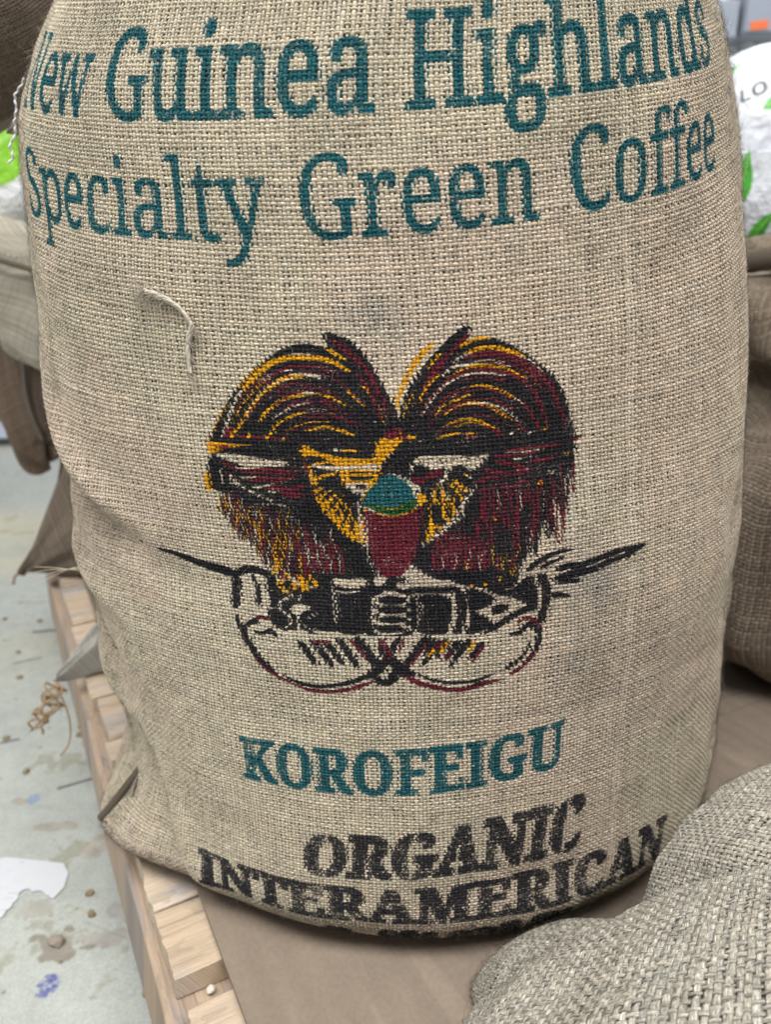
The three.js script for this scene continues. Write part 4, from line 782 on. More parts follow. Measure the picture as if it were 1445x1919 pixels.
  ln('k',2.6,2.1,[-46.5,217.7, -42.1,211.6, -37.8,204.5]);
  ln('k',2.6,2.1,[-40.0,220.2, -35.0,211.9, -30.2,202.6]);
  ln('m',1.4,1.4,[-52.9,217.3, -47.7,217.7, -43.4,217.1]);
  ln('k',3.3,3.1,[-30.6,221.3, -25.7,212.9, -19.6,203.6, -16.7,201.3]);
  ln('m',1.4,1.2,[-33.8,219.7, -29.9,214.9, -24.9,207.1]);
  ln('k',1.9,3.3,[-19.3,218.6, -15.6,210.1, -20.4,202.0, -26.1,197.7]);
  ln('k',2.3,2.3,[-23.0,198.4, -18.2,194.1, -13.3,195.6, -9.4,201.3]);
  ln('m',1.9,1.2,[-18.6,220.0, -14.8,212.2, -15.7,207.2]);
  fill('k',[68.6,246.3, 73.3,249.7, 81.5,252.2, 85.9,254.8, 92.9,255.5, 102.1,257.1, 112.5,257.4, 126.0,256.3, 119.9,253.4, 111.3,251.0, 102.3,249.8, 95.1,247.6, 84.5,246.5, 76.9,246.1]);
  ln('e',0.47,0.7,[86.7,251.0, 93.0,251.6, 98.9,252.9]);
  ln('e',0.47,0.7,[102.2,253.1, 111.8,254.5]);
  ln('k',0.94,0.47,[76.9,247.9, 73.3,245.5]);
  ln('k',0.94,0.47,[82.0,248.7, 78.5,246.3]);
  ln('k',0.94,0.47,[87.4,249.3, 83.6,247.0]);
  ln('k',0.94,0.47,[92.7,250.0, 89.0,247.7]);
  ln('k',0.94,0.47,[98.3,250.6, 94.3,248.3]);
  ln('k',0.94,0.47,[103.9,251.1, 100.0,248.8]);
  ln('k',0.94,0.47,[109.8,251.6, 105.7,249.4]);
  ln('k',0.94,0.47,[115.9,251.9, 111.7,249.8]);
  ln('k',1.9,2.3,[87.6,252.0, 76.9,253.3, 70.9,251.9]);
  ln('k',1.2,2.1,[80.4,261.9, 70.9,261.4, 62.3,258.5, 55.2,253.6]);
  ln('k',0.94,1.4,[75.3,258.9, 68.1,256.7, 61.7,254.5]);
  ln('k',1.2,2.3,[78.6,236.0, 72.5,237.8, 68.1,237.9]);
  ln('k',1.6,1.6,[84.6,244.1, 76.9,244.9, 70.9,244.4]);
  g.globalCompositeOperation = 'source-over';
  g.setTransform(1, 0, 0, 1, 0, 0);
  const ink = g.getImageData(0, 0, n, n), d = ink.data, jute = JUTE.map((x) => x);
  const lin = new Float32Array(256).map((_, i) => Math.pow(i / 255, 2.2)), out = new Uint8ClampedArray(n * n * 4), gam = (x) => Math.pow(clamp(x), 1 / 2.2) * 255;
  for (let y = 0; y < n; y++) for (let x = 0; x < n; x++) {
    const k = (y * n + x) * 4, u = x / kx - 335, v = 585 - y / ky, fine = noise2(x * 0.45, y * 0.38, 5), fib = noise2(x * 0.12, y * 0.9, 6), mid = fbm(x / 40, y / 40, 7, 3), low = fbm(x / 190, y / 190, 15, 4);
    const worn = fine * 0.5 + fib * 0.3 + mid * 0.34, oldInk = v < 112 ? 0.13 : v < 170 ? 0.08 : v > 400 ? 0.05 : 0, cover = d[k + 3] / 255 * (1 - 0.75 * sstep(0.79 - oldInk, 0.95 - oldInk, worn)) * (0.96 + 0.04 * fine);
    const grime = 1 - 0.12 * sstep(0.55, 0.78, low + (fine - 0.5) * 0.16) , pink = sstep(0.42, 0.66, fbm(x / 260, y / 330, 33, 3)) * sstep(0.2, 0.6, fine + 0.2) * 0.045;
    // stray rubbed-off ink: teal above the plumes and right of the spear
    let smear = 0; for (const [su, sv, ru, rv, q] of [[-12, 381, 18, 12, 0.5], [92, 238, 16, 34, 0.4], [80, 200, 24, 20, 0.22], [130, 150, 40, 40, 0.18], [60, 420, 9, 26, 0.2]]) { const e2 = ((u - su) / ru) ** 2 + ((v - sv) / rv) ** 2; if (e2 < 4) smear = Math.max(smear, q * Math.exp(-e2) * sstep(0.42, 0.62, fib * 0.5 + mid * 0.5)); }
    const S = [0.09, 0.14, 0.16];
    for (let c2 = 0; c2 < 3; c2++) { let b = jute[c2] * grime * (0.93 + 0.14 * fib) * (c2 === 0 ? 1 + pink : c2 === 1 ? 1 - pink * 0.5 : 1 + pink * 0.3); b = lerp(b, S[c2], smear); out[k + c2] = gam(lerp(b, lin[d[k + c2]], cover)); }
    out[k + 3] = 255;
  }
  ink.data.set(out); g.putImageData(ink, 0, 0);
  return tex(c, true, THREE.ClampToEdgeWrapping);
})();
const sack = thing('burlap_sack', 'full burlap sack in the middle, printed with teal lettering and a red, yellow, black bird', 'sack', [0, 0, 0]);
const clothMat = new THREE.MeshPhysicalMaterial({ map: inkMap, vertexColors: true, roughness: 1, specularIntensity: 0.35 });
const uvOf = (u, v) => [(u + U) / (2 * U), (v - V0) / (V1 - V0)];
const yarns = mesh('woven_front', weave((u, v) => sackPoint(u, v), { u0: -U + 0.006, u1: U - 0.02, v0: V0, v1: V1 - 0.004, pitch: 0.00198, pitchU: 0.00218, across: 2, uvOf, seed: 3, ru: 0.39, rn: 0.18, amp: 0.16, warp: 1.24 }), clothMat, sack, 'stuff');
const shadeBackingMat = new THREE.MeshStandardMaterial({ color: new THREE.Color().setRGB(0.17, 0.145, 0.115), roughness: 1 });  // dark sheet behind the yarns: shade inside the sack put into its colour
mesh('shade_backing', grid((s, t) => { const u = lerp(-U - 0.01, U + 0.005, s), v = lerp(-0.021, 0.60, t); return [...sackPoint(u, v, -0.0016), u, v]; }, 140, 120), shadeBackingMat, sack);
mesh('plain_back', grid((s, t) => { const u = lerp(U - 0.024, 2 * Math.PI * UR - U + 0.008, s), v = lerp(-0.021, 0.6, t); return [...sackPoint(u > Math.PI * UR ? u - 2 * Math.PI * UR : u, v, 0.0002), u, v]; }, 80, 60), burlap([0.36, 0.29, 0.21]), sack);
{ const top = grid((s, t) => { const phi = s * 2 * Math.PI, u = (phi > Math.PI ? phi - 2 * Math.PI : phi) * UR, e = sackPoint(u, 0.579, 0.0), k = Math.cos(t * 1.5), y = e[1] + 0.17 * Math.sin(t * 1.5); return [e[0] * k + 0.004 * Math.sin(phi * 11) * t, y, e[2] * k + 0.004 * Math.sin(phi * 9) * t, phi * 0.2, t * 0.25]; }, 96, 24, true); mesh('gathered_top', top, burlap([0.40, 0.33, 0.24]), sack); }
mesh('loose_fibres', mergeGeometries([
  fuzz((u, v) => sackPoint(u, v), 13000, { u0: -0.3, u1: 0.3, v0: 0.0, v1: 0.57, tone: [0.6, 0.53, 0.42] }),
  fuzz((u, v) => sackPoint(u, v), 3800, { u0: -0.30, u1: -0.225, v0: 0.0, v1: 0.57, tone: [0.6, 0.53, 0.42], len: 1.0 }), fuzz((u, v) => sackPoint(u, v), 3800, { u0: 0.225, u1: 0.30, v0: 0.0, v1: 0.57, tone: [0.6, 0.53, 0.42], len: 1.0 }),
  fuzz((u, v) => sackPoint(u, v), 3200, { u0: -0.25, u1: 0.25, v0: 0.004, v1: 0.03, tone: [0.5, 0.44, 0.34], len: 1.2 }),
  fuzz((u, v) => sackPoint(u, v), 420, { u0: -0.27, u1: 0.27, v0: 0.02, v1: 0.56, tone: [0.75, 0.73, 0.68], len: 1.2, r: 1.7 }),
]), fibreMat, sack, 'stuff');
{ // the knotted end of twine that hangs from the cloth, upper left
  const T = (u, v, o) => sackPoint(u, v, o), parts = [];
  const way = [[-0.1187, 0.3894], [-0.1129, 0.3885], [-0.1062, 0.3867], [-0.0996, 0.3834], [-0.0956, 0.3799], [-0.0935, 0.3763], [-0.0965, 0.3707], [-0.0977, 0.3646], [-0.0975, 0.3547]];
  for (let i = 0; i < 5; i++) parts.push(tube(way.map(([u, v], k) => T(u + 0.001 * Math.cos(k * 1.9 + i * 1.256), v + 0.001 * Math.sin(k * 1.9 + i * 1.256), 0.0022 + 0.001 * Math.sin(k * 1.9 + i * 1.256 + 1) + (k > 3 && k < 6 ? 0.001 : 0))), 0.00085, 50, 5, 0.0008));
  for (let i = 0; i < 200; i++) { const k = i % 2 ? 5 + Math.floor(rnd() * 4) : Math.floor(rnd() * 3), [u, v] = way[k], a = k > 4 ? rr(-2.2, -0.9) : rr(2.2, 4.2), l = k > 4 ? rr(0.003, 0.007) : rr(0.003, 0.011); parts.push(tube([T(u, v, 0.002), T(u + Math.cos(a) * l * 0.5, v + Math.sin(a) * l * 0.5, rr(0.001, 0.004)), T(u + Math.cos(a + 0.3) * l, v + Math.sin(a + 0.3) * l, rr(0.0006, 0.004))], 0.00016, 6, 3, 0.00006)); }
  mesh('twine_end', mergeGeometries(parts), new THREE.MeshStandardMaterial({ color: new THREE.Color().setRGB(0.50, 0.45, 0.37), roughness: 0.95 }), sack).userData.label = 'frayed twine end hanging on the upper left';
}
// a corner of cloth: two edges that meet in a tip, a cushion between them
function corner(tip, up, low, thick, towards, o = {}) {
  const T = V(...tip), A = V(...up), B = V(...low), N = V(...towards).normalize(), sag = o.sag ?? 0;
  const f = (side) => (s, t) => { const crease = Math.sin(s * 13 + 2 * Math.sin(t * 4)) * 0.16 + Math.sin(s * 29 + t * 5) * 0.07; const p = A.clone().lerp(B, s).lerp(T, t), bell = Math.sin(Math.PI * clamp(s, 0, 1)) * Math.pow(1 - t, 0.7), w = Math.sin(Math.PI * s) * t * (1 - t); p.addScaledVector(N, side * thick * Math.pow(bell, 0.6) + (crease + (noise2(s * 5, t * 5, 3) - 0.5) * 0.3) * thick * Math.sqrt(bell)); p.y -= sag * w; return [p.x, p.y, p.z, s * A.distanceTo(B), t * A.distanceTo(T)]; };
  return mergeGeometries([grid(f(1), 24, 24), grid((s, t) => f(-1)(1 - s, t), 24, 24)]);
}
const hemMat = burlap([0.26, 0.19, 0.125], 0.03);
{ const g = corner([-0.2086, 0.167, 0.107], [-0.1754, 0.2097, 0.1], [-0.1842, 0.1463, 0.12], 0.012, [-0.3, 0.3, 1]); mesh('corner_ear', g, burlap([0.52, 0.45, 0.35], 0.036), sack);
  mesh('hem', tube([[-0.2093, 0.1683, 0.108], [-0.2025, 0.177, 0.11], [-0.1934, 0.1888, 0.109], [-0.1852, 0.1993, 0.107], [-0.1782, 0.208, 0.104], [-0.1767, 0.209, 0.096]], 0.0034, 30, 8, 0.0026), burlap([0.36, 0.29, 0.21], 0.024), sack).userData.label = 'darker stitched hem at the lower left corner'; }
{ // flap of the side seam with its white stitching, upper left
  const g = corner([-0.2526, 0.6385, 0.012], [-0.2225, 0.6705, 0.02], [-0.222, 0.632, 0.035], 0.004, [-0.3, 0, 1]); mesh('seam_flap', g, burlap([0.33, 0.26, 0.19], 0.036), sack);
  const line = new THREE.CatmullRomCurve3(SEAM.map((p) => V(...p))), pts = []; for (let i = 0; i <= 60; i++) { const q = line.getPointAt(i / 60); pts.push([q.x + 0.0003 * Math.sin(i * 1.4) + 0.0009 * Math.sin(i * 0.37), q.y, q.z + 0.0006 * Math.sin(i * 1.1)]); }
  mesh('stitching', tube(pts, 0.0007, 200, 5), new THREE.MeshStandardMaterial({ color: 0xd4d2d8, roughness: 0.9 }), sack).userData.label = 'white stitching along the left side seam';
  const tuft = []; for (let i = 0; i < 30; i++) { const x = -0.172 + rr(-0.006, 0.012), y = 0.745 + rr(-0.012, 0.012), z = 0.085; tuft.push(tube([[x, y, z], [x + rr(-0.006, 0.006), y + rr(0, 0.008), z + rr(0, 0.006)], [x + rr(-0.01, 0.01), y + rr(-0.006, 0.008), z + rr(0, 0.01)]], 0.0007, 8, 4)); }
  mesh('thread_tuft', mergeGeometries(tuft), new THREE.MeshStandardMaterial({ color: 0xdcdae2, roughness: 0.8 }), sack).userData.label = 'white frayed thread at the upper left shoulder';
  const long = []; for (let i = 0; i < 4; i++) long.push(tube([[-0.196 + i * 0.001, 0.353, 0.08], [-0.2124, 0.3558 - i * 0.001, 0.08], [-0.224, 0.3526 + i * 0.0015, 0.08 + i * 0.002], [-0.2365 - i * 0.002, 0.3466 + i * 0.003, 0.08], [-0.2478 + i * 0.001, 0.3421 + i * 0.0045, 0.08]], 0.00032, 24, 4, 0.00014));
  mesh('stray_yarn', mergeGeometries(long), fibreMat.clone(), sack); sack.children[sack.children.length - 1].material.vertexColors = false; sack.children[sack.children.length - 1].material.color.setRGB(0.6, 0.53, 0.4);
}

// ---------------------------------------------------------------- the coarse sack in front, lower right
const coarse = thing('coarse_sack', 'coarse grey beige burlap sack slumped close by at the lower right, folded in two lobes', 'sack', [0, 0, 0]);
const fibreStreak = pixels(256, 128, (x, y) => { const t = 0.84 + 0.5 * (noise2(x / 30, y * 1.1, 3) - 0.5) + 0.34 * (noise2(x / 9 + y * 0.2, y * 0.6, 8) - 0.5); return [t, t, t]; }, true);
const fibreBump = pixels(256, 128, (x, y) => { const t = noise2(x / 30 + y * 0.1, y * 0.9, 13); return [t, t, t]; });
const coarseMat = new THREE.MeshStandardMaterial({ map: fibreStreak, bumpMap: fibreBump, bumpScale: 0.0007, vertexColors: true, roughness: 1 });
function lobe(c, r, pole, turn, lumps = 1, tilt = 0) {
  const n = V(...pole).normalize(), e1 = V(Math.cos(turn), 0, Math.sin(turn)); e1.addScaledVector(n, -e1.dot(n)).normalize(); const e2 = n.clone().cross(e1);
  const R = Math.cbrt(r[0] * r[1] * r[2]);
  return (u, v, out = 0) => {
    const l = Math.hypot(u, v), a = Math.min(l / R, 2.6), k = l > 1e-6 ? Math.sin(a) / l : 1 / R, ca = Math.cos(a), dx = e1.x * u * k + e2.x * v * k + n.x * ca, dy = e1.y * u * k + e2.y * v * k + n.y * ca, dz = e1.z * u * k + e2.z * v * k + n.z * ca;
    const w = 1 + ((fbm(u * 14 + 3, v * 14, 5, 3) - 0.5) * 0.2 + (fbm(u * 45, v * 45, 25, 2) - 0.5) * 0.02) * lumps + out / R;
    return [c[0] + r[0] * dx * w, Math.max(0.152 + (out < 0 ? 0 : 0), c[1] + r[1] * dy * w + tilt * r[0] * dx * w), c[2] + r[2] * dz * w];
  };
}
const coarseShadeBacking = new THREE.MeshStandardMaterial({ color: new THREE.Color().setRGB(0.2, 0.18, 0.15), roughness: 1 });  // dark colour stands in for the shade seen through the weave gaps
function coarsePart(name, P, span, pitch, sd) {
  mesh(name, weave(P, { u0: -span, u1: span, v0: -span, v1: span, pitch, sub: 2, across: 3, ru: 0.42, rn: 0.16, amp: 0.16, seed: sd, tone: [0.61, 0.565, 0.475], streak: true, warp: 1.18 }), coarseMat, coarse, 'stuff');
  mesh(name + '_shade_backing', grid((s, t) => { const u = lerp(-span, span, s), v = lerp(-span, span, t); return [...P(u, v, -0.0022), u, v]; }, 60, 60), coarseShadeBacking, coarse);
  mesh(name + '_fibres', fuzz(P, 3600, { u0: -span, u1: span, v0: -span, v1: span, tone: [0.6, 0.55, 0.47], len: 1.0, r: 1.15 }), fibreMat, coarse, 'stuff');
}
coarsePart('front_lobe', lobe([0.182, 0.236, 0.380], [0.206, 0.0855, 0.1296], [-0.25, 0.75, 0.6], 0.15, 0.8, 0.418), 0.185, 0.0026, 11);
coarsePart('rear_lobe', lobe([0.2634, 0.213, 0.2406], [0.1205, 0.0875, 0.0805], [-0.2, 0.75, 0.6], 0.75, 0.8, 0.115), 0.108, 0.0026, 12);
coarsePart('side_flap', lobe([0.160, 0.150, 0.238], [0.108, 0.040, 0.048], [-0.3, 0.6, 0.8], 0.1, 0.4), 0.082, 0.0026, 13);

// ---------------------------------------------------------------- sacks and bags around it
function bulge(c, r, o = {}) {                                           // a slumped bag: a rounded body with folds, flat where it lies
  const p = o.p ?? 2.4, q = (x) => Math.sign(x) * Math.pow(Math.abs(x), 2 / p), rot = new THREE.Euler(...(o.rot ?? [0, 0, 0])), k = o.seed ?? 1, amp = o.amp ?? 0.05, X = V();
  const G = grid((s, t) => {
    const a = s * 2 * Math.PI, b = (t - 0.5) * Math.PI; X.set(q(Math.cos(b)) * q(Math.cos(a)), q(Math.sin(b)), -q(Math.cos(b)) * q(Math.sin(a)));
    const ring = noise2(Math.cos(a) * 1.7 + 5, Math.sin(a) * 1.7 + b * 1.6, k) + 0.5 * noise2(Math.cos(a) * 4 + 9, Math.sin(a) * 4 + b * 3.4, k + 7), w = 1 + (ring - 0.75) * amp * 2 + (o.fold ? o.fold(a, b) : 0) ;
    X.multiplyScalar(w); X.set(X.x * r[0], X.y * r[1], X.z * r[2]).applyEuler(rot);
    const y = c[1] + X.y, lay = o.floor !== undefined ? Math.max(o.floor, y) : y;
    return [c[0] + X.x, lay, c[2] + X.z, a * (r[0] + r[2]) / 2, b * r[1]];
  }, o.nu ?? 96, o.nv ?? 64, true);
  if (o.arc !== false) {                                                  // cloth lengths along the skin, so that the weave keeps its size
    const nu = o.nu ?? 96, nv = o.nv ?? 64, w = nu + 1, P = G.attributes.position, T = G.attributes.uv, d = (i, j) => Math.hypot(P.getX(i) - P.getX(j), P.getY(i) - P.getY(j), P.getZ(i) - P.getZ(j)), m = nv >> 1, U = [0];
    for (let i = 1; i <= nu; i++) U.push(U[i - 1] + d(m * w + i, m * w + i - 1));
    for (let i = 0; i <= nu; i++) { let l = 0; for (let j = 0; j <= nv; j++) { if (j) l += d(j * w + i, (j - 1) * w + i); T.setXY(j * w + i, U[i], l); } }
  }
  return G;
}
// behind on the left: a grey brown sack on the pallet with a stitched corner over the edge
{ const s = thing('brown_sack', 'grey brown burlap sack standing behind on the pallet edge, its corner hanging over the floor', 'sack', [-0.26, 0.147, -0.52]);
  const m = burlap([0.36, 0.28, 0.21], 0.045, 0.002);
  mesh('sack_body', bulge([0, 0.115, 0], [0.165, 0.116, 0.15], { p: 3.2, seed: 4, amp: 0.09, floor: 0.0 }), m, s);
  mesh('corner_ear', corner([-0.243, 0.004, 0.115], [-0.14, 0.215, 0.11], [-0.06, 0.003, 0.135], 0.03, [0.25, 0.1, 1]), m, s);
  mesh('hem', tube([[-0.245, 0.003, 0.117], [-0.225, 0.03, 0.117], [-0.196, 0.075, 0.115], [-0.175, 0.13, 0.112], [-0.16, 0.2, 0.108]], 0.006, 30, 8, 0.005), burlap([0.22, 0.16, 0.11], 0.03), s);
  mesh('thread_end', tube([[-0.245, 0.003, 0.117], [-0.252, 0.0, 0.12], [-0.256, -0.012, 0.121]], 0.0016, 12, 5), new THREE.MeshStandardMaterial({ color: 0x8a6048, roughness: 0.9 }), s); }
// a cream cloth sack whose corner shows left of the printed sack, with a tangle of brown twine
{ const s = thing('cream_sack', 'off white cloth sack behind the printed one, its pointed corner hanging over the pallet edge', 'sack', [-0.12, 0.147, -0.27]);
  const m = burlap([0.78, 0.76, 0.70], 0.02, 0.0004);
  mesh('sack_body', bulge([0, 0.15, 0], [0.14, 0.152, 0.04], { p: 3, seed: 8, floor: 0 }), m, s);
  mesh('corner_ear', corner([-0.222, -0.002, 0.148], [-0.07, 0.19, 0.00], [-0.04, 0.004, 0.06], 0.04, [-0.25, 0.7, 0.8], { sag: 0.03 }), m, s);
  const pts = []; let x = -0.222, y = -0.004; for (let i = 0; i < 46; i++) { const t = i / 45; pts.push([x - 0.012 * t + 0.011 * Math.sin(i * 1.31) * (1 - t * 0.3) - (t > 0.6 ? 0.012 : 0), y - 0.052 * t + 0.006 * Math.cos(i * 1.73), 0.15 + 0.008 * Math.sin(i * 0.9)]); }
  const hairs = []; for (let i = 0; i < 120; i++) { const q = pts[Math.floor(rnd() * pts.length)], a = rr(0, 6.3), l = rr(0.003, 0.009); hairs.push(tube([q, [q[0] + Math.cos(a) * l * 0.5, q[1] + Math.sin(a) * l * 0.5, q[2] + rr(-0.003, 0.003)], [q[0] + Math.cos(a + 0.5) * l, q[1] + Math.sin(a + 0.5) * l, q[2] + rr(-0.004, 0.004)]], 0.00022, 5, 3, 0.0001)); }
  mesh('twine_tangle', mergeGeometries([...hairs, tube(pts, 0.0012, 240, 5), tube([[x, y, 0.15], [x + 0.01, y - 0.02, 0.155], [x + 0.0125, y - 0.048, 0.156], [x + 0.009, y - 0.066, 0.158], [x - 0.001, y - 0.08, 0.158]], 0.001, 30, 5)]), new THREE.MeshStandardMaterial({ color: new THREE.Color().setRGB(0.38, 0.26, 0.14), roughness: 0.9 }), s).userData.label = 'tangle of brown twine hanging from the corner'; }
{ const s = thing('pale_sack', 'pale cream burlap sack bulging out on the left above the drooping brown corner', 'sack', [-0.40, 0.468, -0.56]);
  mesh('sack_body', bulge([0, 0, 0], [0.21, 0.085, 0.13], { p: 2.4, seed: 15, amp: 0.1, rot: [0.1, 0.2, -0.55], fold: (a, b) => 0.04 * Math.sin(a * 7 + b * 5) + 0.025 * Math.sin(a * 13 - b * 8) }), burlap([0.80, 0.73, 0.60], 0.036, 0.0012), s);
  mesh('hem', tube([[-0.19, 0.10, 0.06], [-0.12, 0.1, 0.12], [-0.05, 0.085, 0.14], [0.02, 0.06, 0.14]], 0.004, 30, 6), burlap([0.55, 0.48, 0.36], 0.02), s); }
{ const s = thing('folded_sack', 'brown burlap sack end drooping in a rounded fold below the pale sack', 'sack', [-0.55, 0.372, -0.60]);
  const m = burlap([0.33, 0.235, 0.17], 0.03);
  mesh('sack_body', bulge([0, -0.01, 0], [0.050, 0.10, 0.03], { p: 2.6, seed: 22, amp: 0.16, rot: [0, 0, 0.15], fold: (a, b) => 0.07 * Math.sin(a * 5 + b * 2) }), m, s);
  mesh('inner_fold', bulge([0.035, -0.02, 0.012], [0.022, 0.07, 0.024], { p: 2.4, seed: 25, amp: 0.12, rot: [0, 0, 0.15] }), burlap([0.24, 0.17, 0.13], 0.03), s);
  mesh('hem', tube([[0.014, 0.05, 0.034], [0.012, 0.0, 0.036], [0.018, -0.04, 0.036], [0.026, -0.07, 0.034]], 0.0035, 24, 6), burlap([0.55, 0.48, 0.42], 0.02), s); }
{ const s = thing('dark_sack', 'dark brown burlap sack leaning in from the top left corner', 'sack', [0, 0, 0]);
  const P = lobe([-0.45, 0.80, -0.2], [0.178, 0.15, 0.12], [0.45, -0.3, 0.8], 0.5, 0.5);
  mesh('shade_backing', grid((u, v) => [...P(lerp(-0.27, 0.27, u), lerp(-0.27, 0.27, v), -0.0016), u, v], 60, 60), coarseShadeBacking, s);  // added dark sheet, shade between the yarns put into its colour
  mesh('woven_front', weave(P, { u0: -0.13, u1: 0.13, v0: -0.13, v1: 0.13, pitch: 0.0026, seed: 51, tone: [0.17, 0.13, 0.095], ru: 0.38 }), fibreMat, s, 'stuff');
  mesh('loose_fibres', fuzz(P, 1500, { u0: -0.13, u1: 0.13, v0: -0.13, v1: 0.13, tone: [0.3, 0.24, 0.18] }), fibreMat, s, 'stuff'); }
// right: a full sack, a folded one on it
{ const s = thing('full_sack', 'large brown burlap sack standing on the cardboard behind the printed sack on the right', 'sack', [0.52, 0.1512, -0.22]);
  const m = burlap([0.36, 0.285, 0.215], 0.06, 0.003);
  mesh('sack_body', bulge([0, 0.14, 0], [0.225, 0.150, 0.19], { p: 3.0, seed: 41, amp: 0.08, floor: 0.0, fold: (a, b) => 0.012 * Math.sin(a * 14 + b * 6), nu: 140, nv: 90 }), m, s); }
{ const s = thing('slumped_sack', 'creased brown burlap sack slumped on top of the full sack on the right', 'sack', [0.52, 0.492, -0.28]);
  const m = burlap([0.42, 0.335, 0.25], 0.05, 0.0025);
  mesh('sack_body', bulge([0, 0, 0], [0.17, 0.095, 0.16], { p: 2.5, seed: 47, amp: 0.15, fold: (a, b) => 0.03 * Math.sin(a * 9 + b * 7) - 0.20 * Math.exp(-Math.pow((b + 0.55 + 0.12 * Math.sin(a * 3)) / 0.16, 2)) - 0.10 * Math.exp(-Math.pow((b - 0.75 + 0.1 * Math.sin(a * 2 + 1)) / 0.1, 2)), nu: 140, nv: 100 }), m, s);
  mesh('rolled_hem', tube([[-0.165, 0.065, 0.03], [-0.13, 0.072, 0.1], [-0.07, 0.078, 0.14], [0.02, 0.08, 0.15]], 0.011, 40, 8), burlap([0.38, 0.30, 0.22], 0.03), s); }
// white plastic sacks with a printed leaf pattern
function leafTex(k, letters) {
  const n = 512, c = canvas(n, n), g = c.getContext('2d'); g.fillStyle = '#e6eaf0'; g.fillRect(0, 0, n, n);
  return (draw) => { draw(g, n); for (let i = 0; i < 4000; i++) { g.fillStyle = `rgba(255,255,255,${rr(0, 0.12)})`; g.fillRect(rr(0, n), rr(0, n), rr(1, 8), 1); } return tex(c, true); };
}
function leaf(g, x, y, l, w, a, col) { g.save(); g.translate(x, y); g.rotate(a); g.fillStyle = col; g.beginPath(); g.moveTo(-l / 2, 0); g.quadraticCurveTo(0, -w, l / 2, 0); g.quadraticCurveTo(0, w, -l / 2, 0); g.fill(); g.strokeStyle = 'rgba(190,235,150,0.7)'; g.lineWidth = 2; g.beginPath(); g.moveTo(-l * 0.3, 0); g.lineTo(l * 0.45, 0); g.stroke(); g.restore(); }
const crinkle = pixels(512, 512, (x, y) => { const a = Math.abs(fbm(x / 60, y / 60, 3, 4) - 0.5) * 2, b = Math.abs(fbm(x / 22, y / 22, 13, 3) - 0.5) * 2; const h = 1 - a * 0.7 - b * 0.3; return [h, h, h]; });
crinkle.repeat.set(3.5, 3.5);
const plastic = (map) => new THREE.MeshPhysicalMaterial({ map, roughness: 0.35, clearcoat: 0.3, clearcoatRoughness: 0.3, bumpMap: crinkle, bumpScale: 0.007 });
{ const m = tag(mesh('plastic_bag', bulge([0, 0, 0], [0.17, 0.135, 0.12], { p: 2.6, seed: 61, amp: 0.07, rot: [0, 0.3, 0.1], arc: false }), plastic(leafTex(1)((g, n) => { for (let i = 0; i < 95; i++) { const x = rr(0, n), y = rr(0, n), l = rr(45, 75), w = rr(20, 34), a = rr(0, 6), q = ['#46b86a', '#3f9f4a', '#8fd03c'][i % 3]; for (const dx of [-n, 0, n]) for (const dy of [-n, 0, n]) leaf(g, x + dx, y + dy, l, w, a, q); } })), scene), 'crumpled white plastic bag with green leaf print above the pale sack on the left', 'bag'); m.position.set(-0.62, 0.70, -0.70); }
const rightBag = thing('plastic_sack', 'white wrinkled plastic sack with scattered green leaf print on the right above the slumped sack', 'bag', [0.598, 0.70, -0.65]);
const LEAVES = [[0.578, 0.66, 92, 22, -1.1, '#74c862'], [0.648, 0.44, 66, 30, -1.35, '#4fae3a'], [0.672, 0.29, 96, 24, -1.0, '#4cb036'], [0.68, 0.60, 40, 18, -0.6, '#5dbb4a'], [0.72, 0.42, 80, 26, 0.7, '#58b544'], [0.45, 0.5, 90, 26, 0.3, '#4fae3a'], [0.3, 0.4, 90, 26, 1.3, '#4fae3a'], [0.85, 0.55, 90, 26, -0.3, '#4fae3a'], [0.15, 0.6, 90, 26, 0.6, '#4fae3a']];
const BEANS = [
  [-0.468, -0.233, 0.4, 0.2, 1, 'green coffee bean at the left frame edge just below the hanging twine'],
  [-0.414, -0.168, 1.2, -0.1, 1.02, 'green coffee bean alone on clean floor above the blue smudge'],
  [-0.385, -0.257, 2.2, 0.3, 1.05, 'green coffee bean beside the hanging twine, middle of three near the pallet'],
  [-0.397, -0.298, 0.1, 0.1, 1.0, 'green coffee bean closest to the cream sack corner'],
  [-0.380, -0.240, 0.8, 0.9, 1.15, 'green coffee bean lying on edge, lowest of three near the pallet'],
  [-0.275, 0.010, 0.6, 1.0, 1.0, 'green coffee bean right of the torn label, the upper of a close pair'],
  [-0.264, 0.034, 1.9, 1.2, 1.0, 'green coffee bean right of the torn label, the lower of a close pair'],
  [-0.191, 0.110, 1.05, 0.15, 1.12, 'green coffee bean nearest the camera, flat beside the pallet'],
  [-0.567, -0.557, 0.3, 0.0, 1.0, 'green coffee bean below the brown sack corner'],
  [-0.628, -0.564, 1.3, 0.0, 1.0, 'green coffee bean far left, level with the brown sack corner'],
  [-0.554, -0.452, 0.0, 0.1, 0.9, 'small green coffee bean left of the cream sack corner, upper of two'],
  [-0.518, -0.378, 0.5, 0.1, 1.05, 'green coffee bean left of the cream sack corner, lower of two'],
];
